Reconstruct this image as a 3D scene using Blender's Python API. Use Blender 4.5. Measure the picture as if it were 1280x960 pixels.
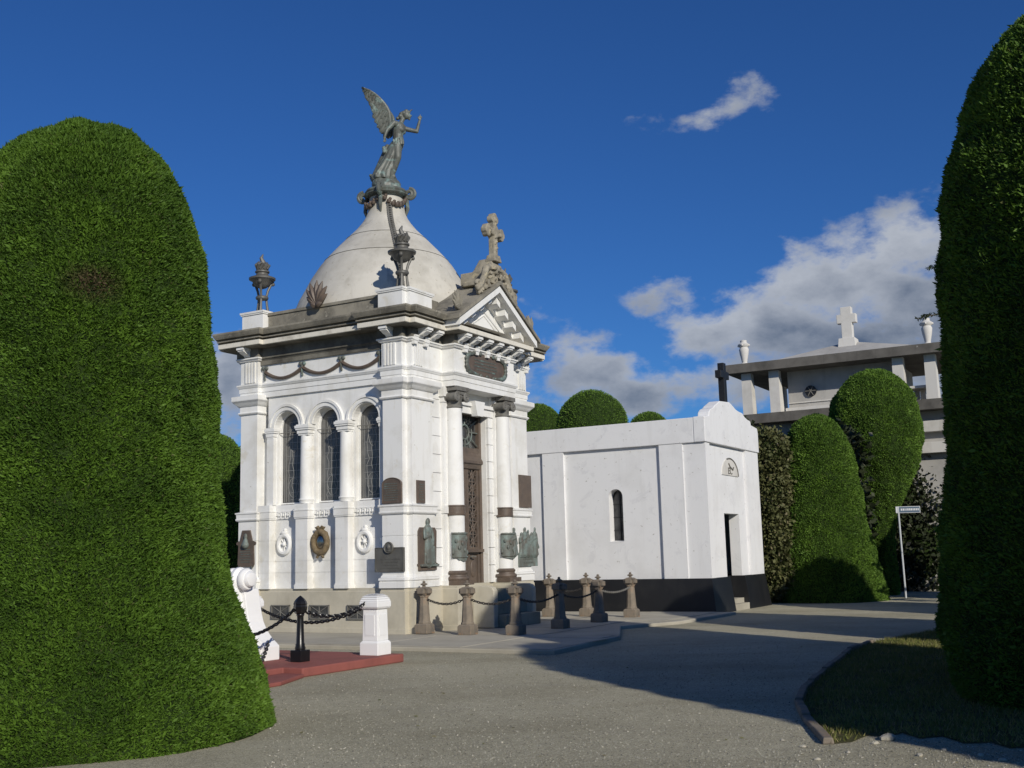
import bpy, math, random
import numpy as np
from mathutils import Vector, Matrix
rnd = random.Random(7)
R = math.radians
scene = bpy.context.scene
for o in list(bpy.data.objects): bpy.data.objects.remove(o)
COL = scene.collection

# ------------------------------------------------------------------ camera
F, PITCH, ROLL, YAW, HC = 1380.0, R(8.79), R(-1.46), R(29.75), 1.62
fw = np.array([0, math.cos(PITCH), math.sin(PITCH)])
up0 = np.array([0, -math.sin(PITCH), math.cos(PITCH)])
rt0 = np.array([1.0, 0, 0])
rt = rt0*math.cos(ROLL) + up0*math.sin(ROLL)
upv = -rt0*math.sin(ROLL) + up0*math.cos(ROLL)
CAM = np.array([0, 0, HC])
cd = bpy.data.cameras.new('camera'); cam = bpy.data.objects.new('camera', cd); COL.objects.link(cam)
cd.sensor_width = 36; cd.lens = F/1280*36; cd.clip_end = 3000; cd.clip_start = .05
M4 = Matrix(((rt[0], upv[0], -fw[0], 0), (rt[1], upv[1], -fw[1], 0), (rt[2], upv[2], -fw[2], HC), (0, 0, 0, 1)))
cam.matrix_world = M4
scene.camera = cam

# ------------------------------------------------------------------ sun, sky, exposure
SUN_AZ, SUN_EL = R(-25.5), R(24.4)          # azimuth the light travels to (from +Y, clockwise), elevation
sd = bpy.data.lights.new('sun', 'SUN'); sd.energy = 5.0; sd.angle = R(.55); sd.color = (1, .94, .83)
so = bpy.data.objects.new('sun', sd); COL.objects.link(so)
sdir = Vector((math.sin(SUN_AZ)*math.cos(SUN_EL), math.cos(SUN_AZ)*math.cos(SUN_EL), -math.sin(SUN_EL)))
so.rotation_euler = sdir.to_track_quat('-Z', 'Y').to_euler(); so.location = (20, -40, 30)
scene.view_settings.view_transform = 'Standard'; scene.view_settings.look = 'None'
scene.view_settings.exposure = -0.40; scene.view_settings.gamma = 1; scene.view_settings.use_curve_mapping = False

def ray(x, y): return fw + rt*(x-640)/F - upv*(y-480)/F
def ground(x, y, z=0.):
    d = ray(x, y); return CAM + d*(z-HC)/d[2]

world = bpy.data.worlds.new('World'); scene.world = world; world.use_nodes = True
def build_sky():
    nt = world.node_tree; N = nt.nodes; Lk = nt.links; N.clear()
    def nd(t, **k):
        n = N.new(t)
        for a, b in k.items(): setattr(n, a, b)
        return n
    def val(x, sock):
        if hasattr(x, 'is_output'): Lk.new(x, sock)
        else: sock.default_value = x
    def m(op, a, b=None, c=None, clamp=False):
        n = nd('ShaderNodeMath', operation=op, use_clamp=clamp)
        for i, q in enumerate((a, b, c)):
            if q is not None: val(q, n.inputs[i])
        return n.outputs[0]
    sky = nd('ShaderNodeTexSky', sky_type='NISHITA', sun_disc=False)
    sky.sun_elevation = SUN_EL; sky.sun_rotation = SUN_AZ + math.pi
    sky.altitude = 0; sky.air_density = 1.0; sky.dust_density = 0.12; sky.ozone_density = 2.2
    hs = nd('ShaderNodeMix', data_type='RGBA', blend_type='MULTIPLY'); hs.inputs[0].default_value = 1; hs.inputs[7].default_value = (.42, .98, 1.90, 1)
    Lk.new(sky.outputs[0], hs.inputs[6])
    bg = nd('ShaderNodeBackground'); bg.inputs[1].default_value = .053
    Lk.new(hs.outputs[2], bg.inputs[0])
    tc = nd('ShaderNodeTexCoord'); sp = nd('ShaderNodeSeparateXYZ'); Lk.new(tc.outputs['Generated'], sp.inputs[0])
    az = m('ARCTAN2', sp.outputs[0], sp.outputs[1]); el = m('ARCSINE', sp.outputs[2])
    blobs = []
    def px(x, y, rx, ry, s=1.):
        d = ray(x, y); d = d/np.linalg.norm(d)
        blobs.append((math.atan2(d[0], d[1]), math.asin(d[2]), rx/F, ry/F, s))
    for b in ((1135, 362, 105, 66), (1045, 362, 80, 55), (965, 410, 95, 46), (1150, 312, 66, 34), (895, 418, 62, 34), (1060, 425, 190, 60, .95),
              (812, 372, 44, 22, .8), (735, 470, 85, 32, .95), (805, 488, 62, 30, 1.0), (690, 430, 60, 30, .35), (940, 470, 90, 45, .6),
              (880, 143, 66, 9, .32), (926, 130, 28, 13, .34), (282, 480, 40, 42, 1.0), (262, 525, 60, 26, .5), (1230, 400, 120, 110)): px(*b)
    r2 = random.Random(4)
    for k in range(9):                                   # the same kind of cumulus goes on round the horizon
        a = R(48 + k*31 + r2.uniform(-5, 5)); e = R(r2.uniform(7, 17))
        blobs.append((a if a < math.pi else a-2*math.pi, e, R(r2.uniform(4, 9)), R(r2.uniform(1.5, 3.2)), r2.uniform(.7, 1)))
    no = nd('ShaderNodeTexNoise'); no.inputs['Scale'].default_value = 15; no.inputs['Detail'].default_value = 12; no.inputs['Roughness'].default_value = .60
    mp = nd('ShaderNodeMapping'); mp.inputs['Scale'].default_value = (1, 1, 1.7); Lk.new(tc.outputs['Generated'], mp.inputs[0]); Lk.new(mp.outputs[0], no.inputs['Vector'])
    best = None; shade = None
    for a, e, rx, ry, s in blobs:
        dx = m('MULTIPLY', m('SUBTRACT', az, a), 1/rx); dy = m('MULTIPLY', m('SUBTRACT', el, e), 1/ry)
        d = m('SQRT', m('ADD', m('MULTIPLY', dx, dx), m('MULTIPLY', dy, dy)))
        v = m('SUBTRACT', m('MULTIPLY', m('SUBTRACT', 1.45, d), s), .0)
        v = m('MAXIMUM', v, -1.0)
        sh = m('MULTIPLY', m('SUBTRACT', dy, m('MULTIPLY', dx, .45)), m('ADD', v, .2, clamp=True))
        best = v if best is None else m('SMOOTH_MAX', best, v, .25)
        shade = sh if shade is None else m('ADD', shade, m('MULTIPLY', sh, .5))
    dens = m('ADD', best, m('MULTIPLY', m('SUBTRACT', no.outputs[0], .50), 3.4))
    mr = nd('ShaderNodeMapRange', interpolation_type='SMOOTHSTEP'); mr.inputs[1].default_value = .08; mr.inputs[2].default_value = .85
    Lk.new(dens, mr.inputs[0])
    no2 = nd('ShaderNodeTexNoise'); no2.inputs['Scale'].default_value = 14; no2.inputs['Detail'].default_value = 6; Lk.new(mp.outputs[0], no2.inputs['Vector'])
    lit = m('ADD', m('ADD', m('MULTIPLY', shade, .26), m('MULTIPLY', m('SUBTRACT', no2.outputs[0], .5), .9)), m('SUBTRACT', 1.02, m('MULTIPLY', dens, .50)))
    ramp = nd('ShaderNodeMix', data_type='RGBA'); ramp.clamp_factor = True
    val(lit, ramp.inputs[0]); ramp.inputs[6].default_value = (.115, .160, .245, 1); ramp.inputs[7].default_value = (.60, .64, .71, 1)
    bg2 = nd('ShaderNodeBackground'); bg2.inputs[1].default_value = 1.0; Lk.new(ramp.outputs[2], bg2.inputs[0])
    mx = nd('ShaderNodeMixShader'); Lk.new(m('MULTIPLY', mr.outputs[0], .93), mx.inputs[0]); Lk.new(bg.outputs[0], mx.inputs[1]); Lk.new(bg2.outputs[0], mx.inputs[2])
    out = nd('ShaderNodeOutputWorld'); Lk.new(mx.outputs[0], out.inputs[0])
build_sky()

# ------------------------------------------------------------------ frame of the cemetery street: u along the fronts, v away from the street
U = np.array([math.sin(YAW), math.cos(YAW), 0]); V = np.array([-math.cos(YAW), math.sin(YAW), 0])
ORG = ground(511.6, 793, .07); ORG[2] = 0
ANG = math.pi/2 - YAW
def L(u, v, z=0.): return Vector(ORG + U*u + V*v + np.array([0, 0, z]))

# ------------------------------------------------------------------ materials
MATS = {}
def material(name, rough=.8, spec=.3, metal=0.):
    m = bpy.data.materials.new(name); m.use_nodes = True
    b = m.node_tree.nodes['Principled BSDF']
    b.inputs['Roughness'].default_value = rough; b.inputs['Specular IOR Level'].default_value = spec; b.inputs['Metallic'].default_value = metal
    MATS[name] = m
    return m, m.node_tree, b
def noise(nt, scale, detail=5, rough=.6, stretch=None, coord='Object', dist=0.):
    tc = nt.nodes.new('ShaderNodeTexCoord'); n = nt.nodes.new('ShaderNodeTexNoise')
    n.inputs['Scale'].default_value = scale; n.inputs['Detail'].default_value = detail; n.inputs['Roughness'].default_value = rough; n.inputs['Distortion'].default_value = dist
    src = tc.outputs[coord]
    if coord == 'World':
        pass
    if stretch:
        mp = nt.nodes.new('ShaderNodeMapping'); mp.inputs['Scale'].default_value = stretch; nt.links.new(src, mp.inputs[0]); src = mp.outputs[0]
    nt.links.new(src, n.inputs['Vector'])
    return n.outputs[0]
def rng(nt, x, a, b, lo=0., hi=1.):
    n = nt.nodes.new('ShaderNodeMapRange'); n.inputs[1].default_value = a; n.inputs[2].default_value = b; n.inputs[3].default_value = lo; n.inputs[4].default_value = hi
    nt.links.new(x, n.inputs[0]); return n.outputs[0]
def mix(nt, f, a, b, mode='MIX'):
    n = nt.nodes.new('ShaderNodeMix'); n.data_type = 'RGBA'; n.blend_type = mode
    for s, q in ((0, f), (6, a), (7, b)):
        if hasattr(q, 'is_output'): nt.links.new(q, n.inputs[s])
        elif s == 0: n.inputs[0].default_value = q
        else: n.inputs[s].default_value = (*q, 1)
    return n.outputs[2]
def bump(nt, b, h, strength=.3, dist=.01):
    n = nt.nodes.new('ShaderNodeBump'); n.inputs['Strength'].default_value = strength; n.inputs['Distance'].default_value = dist
    nt.links.new(h, n.inputs['Height']); nt.links.new(n.outputs[0], b.inputs['Normal'])
def weathered(name, base, stain, amt=.5, scale=1.2, lo=.52, hi=.75, rough=.75, streak=True, spots=None, bs=.25, spec=.3, second=None):
    m, nt, b = material(name, rough, spec)
    f = rng(nt, noise(nt, scale, 8, .65), lo, hi, 0, amt)
    c = mix(nt, f, base, stain)
    if streak:
        g = rng(nt, noise(nt, 5, 5, .6, (1, 1, .10)), .55, .8, 0, amt*.7); c = mix(nt, g, c, stain)
    if second:
        g = rng(nt, noise(nt, second[1], 6, .7, None, 'Object', .6), second[2], second[2]+.08, 0, second[3]); c = mix(nt, g, c, second[0])
    if spots:
        g = rng(nt, noise(nt, 9, 3, .7), spots[1], spots[1]+.05, 0, .8); c = mix(nt, g, c, spots[0])
    nt.links.new(c, b.inputs['Base Color'])
    bump(nt, b, noise(nt, 38, 6, .7), bs, .006)
    return m
weathered('white_paint', (.78, .775, .75), (.47, .44, .36), .55, 1.1, .48, .74, spots=((.33, .31, .26), .69), second=((.60, .55, .43), 2.6, .60, .45))
weathered('white_wall', (.755, .755, .755), (.52, .51, .49), .42, .8, .50, .76, spots=((.40, .38, .35), .665), second=((.64, .64, .65), 1.9, .56, .6))
weathered('fresh_white', (.82, .82, .82), (.66, .65, .63), .25, 1.4, rough=.55, bs=.15)
weathered('dome_plaster', (.55, .525, .465), (.30, .28, .235), .75, .8, .42, .72, rough=.85, second=((.30, .29, .27), 1.3, .60, .7), spots=((.22, .19, .12), .655))
weathered('grey_cornice', (.30, .275, .22), (.105, .098, .082), .85, 1.6, .4, .65, rough=.9, second=((.42, .39, .32), 3.2, .60, .7), bs=.5)
weathered('lichen_stone', (.34, .305, .235), (.13, .12, .10), .8, 3.0, .42, .66, rough=.9, second=((.50, .43, .28), 6, .56, .7), bs=.6)
weathered('cream_fillet', (.72, .68, .585), (.30, .27, .21), .6, 2.5, .52, .74, rough=.85, bs=.4)
weathered('mould_and_shade', (.20, .188, .155), (.055, .05, .042), .9, 1.5, .38, .66, rough=.9, bs=.4)  # mould stain of the cornice; also colours the painted shade on the side frieze
weathered('plinth_stone', (.51, .47, .375), (.31, .285, .22), .6, 1.4, .45, .72, rough=.85, second=((.52, .50, .43), .9, .6, .5), bs=.35)
weathered('post_stone', (.235, .195, .150), (.10, .092, .08), .8, 2.2, .42, .66, rough=.85, second=((.30, .19, .115), 3.0, .53, .8), bs=.5)
weathered('brown_bronze', (.128, .094, .070), (.078, .062, .052), .8, 5, .4, .65, rough=.55, spec=.5, streak=False, second=((.165, .13, .10), 9, .56, .5))
weathered('green_bronze', (.118, .122, .105), (.20, .27, .25), .9, 4, .45, .68, rough=.55, spec=.5, streak=True, second=((.115, .085, .065), 5, .56, .7))
weathered('dark_bronze', (.115, .125, .108), (.060, .056, .046), .8, 4, .44, .68, rough=.5, spec=.5, second=((.19, .27, .245), 4.5, .535, .75))
weathered('grey_bronze', (.115, .112, .100), (.075, .07, .06), .8, 5, .42, .66, rough=.5, spec=.5)
weathered('old_lead', (.17, .165, .15), (.10, .09, .075), .8, 5, .45, .65, rough=.7)
weathered('black_paint', (.011, .0115, .013), (.028, .028, .028), .5, 2, .5, .75, rough=.45, spec=.45, bs=.3)
weathered('black_iron', (.008, .008, .009), (.02, .019, .018), .6, 8, rough=.32, spec=.5, bs=.15, streak=False)
weathered('chain_iron', (.03, .027, .025), (.07, .05, .035), .8, 20, rough=.5, spec=.5, streak=False)
weathered('red_paint', (.275, .09, .075), (.18, .064, .055), .7, 2.0, .42, .7, rough=.8, second=((.42, .33, .30), 2.4, .685, .7), bs=.5)
weathered('concrete', (.43, .40, .325), (.28, .255, .205), .7, .9, .42, .7, rough=.9, streak=False, second=((.37, .34, .28), 2.3, .6, .5), bs=.5)
weathered('step_stone', (.30, .285, .22), (.16, .155, .11), .8, 1.6, .42, .68, rough=.9, bs=.4)
weathered('far_white', (.62, .60, .56), (.36, .34, .29), .6, .8, .48, .72, rough=.85)
weathered('far_grey', (.46, .445, .415), (.26, .25, .235), .6, .7, .4, .65, rough=.9, second=((.62, .60, .56), 1.6, .69, .9))
weathered('slab_edge', (.145, .135, .12), (.06, .056, .05), .8, 1.2, .42, .68, rough=.9, second=((.7, .68, .64), 2.0, .66, .9))
weathered('wreath_dry', (.20, .15, .085), (.09, .07, .045), .8, 14, .4, .65, rough=.75, streak=False, bs=.8)
weathered('bark', (.10, .075, .055), (.05, .04, .03), .8, 6, rough=.9)
weathered('dead_wood', (.13, .10, .075), (.07, .05, .04), .8, 9, rough=.9)
weathered('mulch', (.06, .045, .035), (.03, .024, .02), .8, 7, rough=.95)
weathered('sign_metal', (.50, .52, .54), (.30, .32, .36), .4, 6, rough=.4, spec=.5, streak=False)
weathered('sign_blue', (.05, .09, .14), (.03, .06, .10), .4, 6, rough=.4, streak=False)
weathered('glass_shard', (.42, .40, .38), (.2, .2, .2), .8, 12, rough=.2, spec=.8, streak=False)
def glass_mat():
    m, nt, b = material('window_glass', .18, .6)
    f = rng(nt, noise(nt, 3.0, 4, .6), .4, .65); c = mix(nt, f, (.05, .05, .05), (.12, .118, .11))
    nt.links.new(c, b.inputs['Base Color']); bump(nt, b, noise(nt, 22, 2), .12, .01)
    m, nt, b = material('lead_came', .6, .4); b.inputs['Base Color'].default_value = (.26, .26, .25, 1)
glass_mat()
def silver():
    m, nt, b = material('polished_metal', .22, .8, 1.0); b.inputs['Base Color'].default_value = (.42, .37, .30, 1)
silver()
def gravel_mat(name, tint=(1, 1, 1), grassy=False):
    m, nt, b = material(name, .92, .25)
    tc = nt.nodes.new('ShaderNodeTexCoord')
    vo = nt.nodes.new('ShaderNodeTexVoronoi'); vo.inputs['Scale'].default_value = 85; nt.links.new(tc.outputs['Object'], vo.inputs['Vector'])
    hsv = nt.nodes.new('ShaderNodeSeparateColor'); nt.links.new(vo.outputs['Color'], hsv.inputs[0])
    base = mix(nt, hsv.outputs[0], (.20, .184, .130), (.72, .67, .485))
    vl = rng(nt, hsv.outputs[1], .90, .96, 0, .9); base = mix(nt, vl, base, (.55, .52, .46))
    vd = rng(nt, hsv.outputs[2], .88, .97, 0, .8); base = mix(nt, vd, base, (.04, .04, .04))
    vo2 = nt.nodes.new('ShaderNodeTexVoronoi'); vo2.inputs['Scale'].default_value = 260; nt.links.new(tc.outputs['Object'], vo2.inputs['Vector'])
    s2 = nt.nodes.new('ShaderNodeSeparateColor'); nt.links.new(vo2.outputs['Color'], s2.inputs[0])
    fine = mix(nt, s2.outputs[0], (.26, .238, .168), (.66, .61, .445))
    base = mix(nt, .55, base, fine)
    big = rng(nt, noise(nt, .35, 6, .6), .38, .66); base = mix(nt, big, base, (.76, .75, .72), 'MULTIPLY'); trk = rng(nt, noise(nt, .55, 4, .6, (.22, 1.6, 1)), .50, .68, 0, .5); base = mix(nt, trk, base, (.80, .79, .76), 'MULTIPLY'); lg_ = rng(nt, noise(nt, 7, 5, .7), .35, .7); base = mix(nt, lg_, base, (1.0, 1.0, 1.0)) if False else mix(nt, lg_, base, (.86, .86, .85), 'MULTIPLY')
    tr = rng(nt, noise(nt, 1.1, 5, .6), .55, .75, 0, .35); base = mix(nt, tr, base, (.33, .31, .25))
    nt.links.new(base, b.inputs['Base Color'])
    bump(nt, b, vo.outputs['Distance'], .7, .007)
    return m
gravel_mat('gravel')
def pebble_mat():
    m, nt, b = material('pebbles', .75, .4)
    at = nt.nodes.new('ShaderNodeAttribute'); at.attribute_name = 'tint'
    nt.links.new(mix(nt, at.outputs['Fac'], (.14, .135, .110), (.56, .53, .44)), b.inputs['Base Color'])
pebble_mat()
def leaf_mat(name, dark, light, dry, rough=.62, trans=.22):
    m, nt, b = material(name, rough, .25)
    at = nt.nodes.new('ShaderNodeAttribute'); at.attribute_name = 'tint'
    ab = nt.nodes.new('ShaderNodeAttribute'); ab.attribute_name = 'dry'
    f = rng(nt, noise(nt, 1.7, 5, .6), .36, .66)
    mm = nt.nodes.new('ShaderNodeMath'); mm.operation = 'MULTIPLY_ADD'; nt.links.new(f, mm.inputs[0]); mm.inputs[1].default_value = .55
    m2 = nt.nodes.new('ShaderNodeMath'); m2.operation = 'MULTIPLY'; nt.links.new(at.outputs['Fac'], m2.inputs[0]); m2.inputs[1].default_value = .55; nt.links.new(m2.outputs[0], mm.inputs[2])
    c = mix(nt, mm.outputs[0], dark, light); c = mix(nt, ab.outputs['Fac'], c, dry)
    nt.links.new(c, b.inputs['Base Color'])
    tr = nt.nodes.new('ShaderNodeBsdfTranslucent'); nt.links.new(c, tr.inputs[0])
    ms = nt.nodes.new('ShaderNodeMixShader'); ms.inputs[0].default_value = trans
    out = nt.nodes['Material Output']; nt.links.new(b.outputs[0], ms.inputs[1]); nt.links.new(tr.outputs[0], ms.inputs[2]); nt.links.new(ms.outputs[0], out.inputs[0])
leaf_mat('cypress', (.032, .074, .010), (.130, .235, .026), (.11, .085, .045))
leaf_mat('cypress_far', (.055, .115, .018), (.165, .285, .038), (.11, .085, .045))
leaf_mat('shrub_leaf', (.045, .060, .020), (.150, .150, .060), (.20, .17, .10), trans=.15)
leaf_mat('ivy_leaf', (.016, .025, .010), (.045, .055, .024), (.16, .15, .12), trans=.1)
leaf_mat('spruce', (.022, .035, .018), (.05, .065, .03), (.09, .07, .04))
leaf_mat('grass', (.09, .12, .025), (.22, .22, .06), (.30, .25, .12))
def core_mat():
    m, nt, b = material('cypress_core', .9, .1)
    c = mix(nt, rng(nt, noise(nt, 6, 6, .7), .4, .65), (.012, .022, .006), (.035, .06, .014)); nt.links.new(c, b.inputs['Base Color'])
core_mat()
def soil_mat():
    m, nt, b = material('turf_soil', .95, .1)
    c = mix(nt, rng(nt, noise(nt, 5, 8, .7), .4, .65), (.055, .062, .022), (.13, .115, .055)); nt.links.new(c, b.inputs['Base Color']); bump(nt, b, noise(nt, 30, 6, .7), .8, .02)
soil_mat()

# ------------------------------------------------------------------ mesh helpers
class MB:
    def __init__(s): s.v = []; s.f = []; s.mi = []
    def add(s, vs, fs, mi=0):
        o = len(s.v); s.v += [tuple(p) for p in vs]; s.f += [tuple(i+o for i in f) for f in fs]; s.mi += [mi]*len(fs); return s
    def box(s, x0, x1, y0, y1, z0, z1, mi=0):
        return s.add([(x0,y0,z0),(x1,y0,z0),(x1,y1,z0),(x0,y1,z0),(x0,y0,z1),(x1,y0,z1),(x1,y1,z1),(x0,y1,z1)],
                     [(0,3,2,1),(4,5,6,7),(0,1,5,4),(1,2,6,5),(2,3,7,6),(3,0,4,7)], mi)
    def frust(s, cx, cy, z0, z1, a0, b0, a1, b1, mi=0):
        return s.add([(cx-a0,cy-b0,z0),(cx+a0,cy-b0,z0),(cx+a0,cy+b0,z0),(cx-a0,cy+b0,z0),(cx-a1,cy-b1,z1),(cx+a1,cy-b1,z1),(cx+a1,cy+b1,z1),(cx-a1,cy+b1,z1)],
                     [(0,3,2,1),(4,5,6,7),(0,1,5,4),(1,2,6,5),(2,3,7,6),(3,0,4,7)], mi)
    def prism(s, poly, axis, a0, a1, mi=0):
        # poly in the two other axes (order x,y,z without `axis`)
        def mk(p, a):
            return (a, p[0], p[1]) if axis == 0 else ((p[0], a, p[1]) if axis == 1 else (p[0], p[1], a))
        n = len(poly); vs = [mk(p, a0) for p in poly] + [mk(p, a1) for p in poly]
        fs = [tuple(range(n))[::-1], tuple(range(n, 2*n))] + [(i, (i+1) % n, (i+1) % n+n, i+n) for i in range(n)]
        return s.add(vs, fs, mi)
    def lathe(s, prof, c=(0, 0), n=24, mi=0, a0=0., a1=2*math.pi, cap=True):
        full = abs(a1-a0-2*math.pi) < 1e-6; k = n if full else n+1
        vs = []
        for r, z in prof:
            for i in range(k):
                a = a0+(a1-a0)*i/n; vs.append((c[0]+r*math.cos(a), c[1]+r*math.sin(a), z))
        fs = []
        for j in range(len(prof)-1):
            for i in range(n):
                i2 = (i+1) % k; fs.append((j*k+i, j*k+i2, (j+1)*k+i2, (j+1)*k+i))
        if cap and full:
            fs.append(tuple(range(k))[::-1]); fs.append(tuple(range((len(prof)-1)*k, len(prof)*k)))
        return s.add(vs, fs, mi)
    def tube(s, pts, rad, n=8, mi=0, closed=False):
        P = [Vector(p) for p in pts]; m = len(P)
        rr = rad if isinstance(rad, (list, tuple)) else [rad]*m
        vs = []; prev = None
        for i in range(m):
            a = P[(i-1) % m] if (closed or i > 0) else P[i]; b = P[(i+1) % m] if (closed or i < m-1) else P[i]
            t = (b-a); t = t.normalized() if t.length > 1e-9 else Vector((0, 0, 1))
            if prev is None:
                x = t.orthogonal().normalized()
            else:
                x = (prev - t*prev.dot(t)); x = x.normalized() if x.length > 1e-6 else t.orthogonal().normalized()
            prev = x; y = t.cross(x)
            for k in range(n):
                q = 2*math.pi*k/n; vs.append(P[i]+(x*math.cos(q)+y*math.sin(q))*rr[i])
        fs = []
        for i in range(m if closed else m-1):
            for k in range(n):
                k2 = (k+1) % n; j = (i+1) % m; fs.append((i*n+k, i*n+k2, j*n+k2, j*n+k))
        if not closed: fs.append(tuple(range(n))[::-1]); fs.append(tuple(range((m-1)*n, m*n)))
        return s.add(vs, fs, mi)
    def ball(s, c, rx, ry=None, rz=None, n=10, mi=0):
        ry = ry or rx; rz = rz or rx; vs = []; h = n//2+1
        for j in range(h+1):
            p = math.pi*j/h
            for i in range(n):
                a = 2*math.pi*i/n; vs.append((c[0]+rx*math.sin(p)*math.cos(a), c[1]+ry*math.sin(p)*math.sin(a), c[2]-rz*math.cos(p)))
        fs = [(j*n+i, j*n+(i+1) % n, (j+1)*n+(i+1) % n, (j+1)*n+i) for j in range(h) for i in range(n)]
        return s.add(vs, fs, mi)
    def capsule(s, a, ra, b, rb, n=12, mi=0):
        a = Vector(a); b = Vector(b); t = (b-a).normalized() if (b-a).length > 1e-6 else Vector((0, 0, 1))
        P = []; Q = []
        for k in range(5):
            q = math.pi/2*(1-k/4.0)*-1; P.append(a+t*ra*math.sin(q)); Q.append(max(ra*math.cos(q), .002))
        for k in range(5):
            q = math.pi/2*k/4.0; P.append(b+t*rb*math.sin(q)); Q.append(max(rb*math.cos(q), .002))
        return s.tube(P, Q, n, mi)
    def moulding(s, path, prof, mats=None, skip=None, paint=None):
        # path: plan polygon (any orientation, closed); prof: [(out, z)] from bottom to top
        A = sum(path[i][0]*path[(i+1) % len(path)][1]-path[(i+1) % len(path)][0]*path[i][1] for i in range(len(path)))
        p = path if A > 0 else path[::-1]
        n = len(p); offs = []
        for i in range(n):
            a = Vector(p[i-1]); b = Vector(p[i]); c = Vector(p[(i+1) % n])
            d1 = (b-a).normalized(); d2 = (c-b).normalized(); n1 = Vector((d1.y, -d1.x)); n2 = Vector((d2.y, -d2.x))
            k = 1+n1.dot(n2); offs.append((n1+n2)/max(k, .2))
        vs = []
        for o, z in prof:
            for i in range(n): vs.append((p[i][0]+offs[i].x*o, p[i][1]+offs[i].y*o, z))
        for j in range(len(prof)-1):
            o_ = len(s.v); s.v += [vs[j*n+i] for i in range(n)]+[vs[(j+1)*n+i] for i in range(n)]
            for i in range(n):
                if skip and skip(i, j): continue
                s.f.append((o_+i, o_+(i+1) % n, o_+(i+1) % n+n, o_+i+n)); q_ = paint(i, j) if paint else None
                s.mi.append(q_ if q_ is not None else (mats[j] if mats else 0))
        return s
    def mesh(s, name):
        me = bpy.data.meshes.new(name); me.from_pydata(s.v, [], s.f); me.update(); return me
    def build(s, name, mats, parent=None, smooth=False, loc=None, rz=0., bevel=0., label=None):
        me = s.mesh(name)
        for m in (mats if isinstance(mats, (list, tuple)) else [mats]): me.materials.append(MATS[m])
        if any(s.mi): me.polygons.foreach_set('material_index', s.mi)
        if smooth:
            me.polygons.foreach_set('use_smooth', [True]*len(me.polygons)); me.set_sharp_from_angle(angle=R(38))
        return put(name, me, parent, loc, rz, bevel, label)
def put(name, me, parent=None, loc=None, rz=0., bevel=0., label=None):
    o = bpy.data.objects.new(name, me); COL.objects.link(o); o.parent = parent
    if loc is not None: o.location = loc
    o.rotation_euler.z = rz
    if bevel:
        b = o.modifiers.new('bevel', 'BEVEL'); b.width = bevel; b.segments = 2; b.limit_method = 'ANGLE'; b.angle_limit = R(40)
    if label: o['label'] = label
    return o
def empty(name, loc, rz=0.):
    o = bpy.data.objects.new(name, None); COL.objects.link(o); o.location = loc; o.rotation_euler.z = rz; o.empty_display_size = .2; return o
def tag(o, label, cat=None, group=None, kind=None):
    if label: o['label'] = label
    if cat: o['category'] = cat
    if group: o['group'] = group
    if kind: o['kind'] = kind
    return o
def copy_tree(o, parent=None):
    c = o.copy(); COL.objects.link(c); c.parent = parent
    for ch in list(o.children): copy_tree(ch, c)
    return c
def fused(name, mb, mat, voxel=.015, smooth=4, parent=None, loc=None, rz=0.):
    """one continuous surface out of overlapping solids"""
    me = mb.mesh('tmp'); o = bpy.data.objects.new('tmp', me); COL.objects.link(o)
    r = o.modifiers.new('r', 'REMESH'); r.mode = 'VOXEL'; r.voxel_size = voxel
    if smooth: sm = o.modifiers.new('s', 'SMOOTH'); sm.factor = .5; sm.iterations = smooth
    dg = bpy.context.evaluated_depsgraph_get(); out = bpy.data.meshes.new_from_object(o.evaluated_get(dg))
    bpy.data.objects.remove(o); out.name = name
    out.materials.clear(); out.materials.append(MATS[mat]); out.polygons.foreach_set('use_smooth', [True]*len(out.polygons))
    return put(name, out, parent, loc, rz)
def np_mesh(name, verts, faces, mat, attrs=None, smooth=False):
    me = bpy.data.meshes.new(name); nv = len(verts); nf = len(faces); k = faces.shape[1]
    me.vertices.add(nv); me.vertices.foreach_set('co', verts.astype(np.float32).ravel())
    me.loops.add(nf*k); me.loops.foreach_set('vertex_index', faces.astype(np.int32).ravel())
    me.polygons.add(nf); me.polygons.foreach_set('loop_start', np.arange(0, nf*k, k, dtype=np.int32))
    me.update(calc_edges=True)
    for an, av in (attrs or {}).items():
        a = me.attributes.new(an, 'FLOAT', 'POINT'); a.data.foreach_set('value', av.astype(np.float32))
    if smooth: me.polygons.foreach_set('use_smooth', [True]*nf)
    me.materials.append(MATS[mat]); return me

# ------------------------------------------------------------------ ground, paving
def flat(name, poly, z, mat, thick=0.):
    mb = MB()
    if thick: mb.prism(poly, 2, z-thick, z)
    else: mb.add([(x, y, z) for x, y in poly], [tuple(range(len(poly)))])
    return mb.build(name, mat)
g = flat('ground', [(-400, -300), (400, -300), (400, 500), (-400, 500)], 0, 'gravel'); tag(g, 'grey gravel ground of the cemetery yard', kind='structure')
def Lp(pts): return [tuple(L(u, v)[:2]) for u, v in pts]
slab = MB(); sp_ = [(-2.62, -4.72), (.42, -4.5), (3.0, -3.35), (4.7, -4.02), (8.25, -4.12), (8.25, 7.5), (-2.62, 7.5)]
slab.prism(sp_, 2, -.1, .07)
ps = slab.build('pavement', 'concrete', None, loc=L(0, 0), rz=ANG, bevel=.02); tag(ps, 'worn concrete pavement slab around the domed mausoleum', kind='structure')
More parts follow.
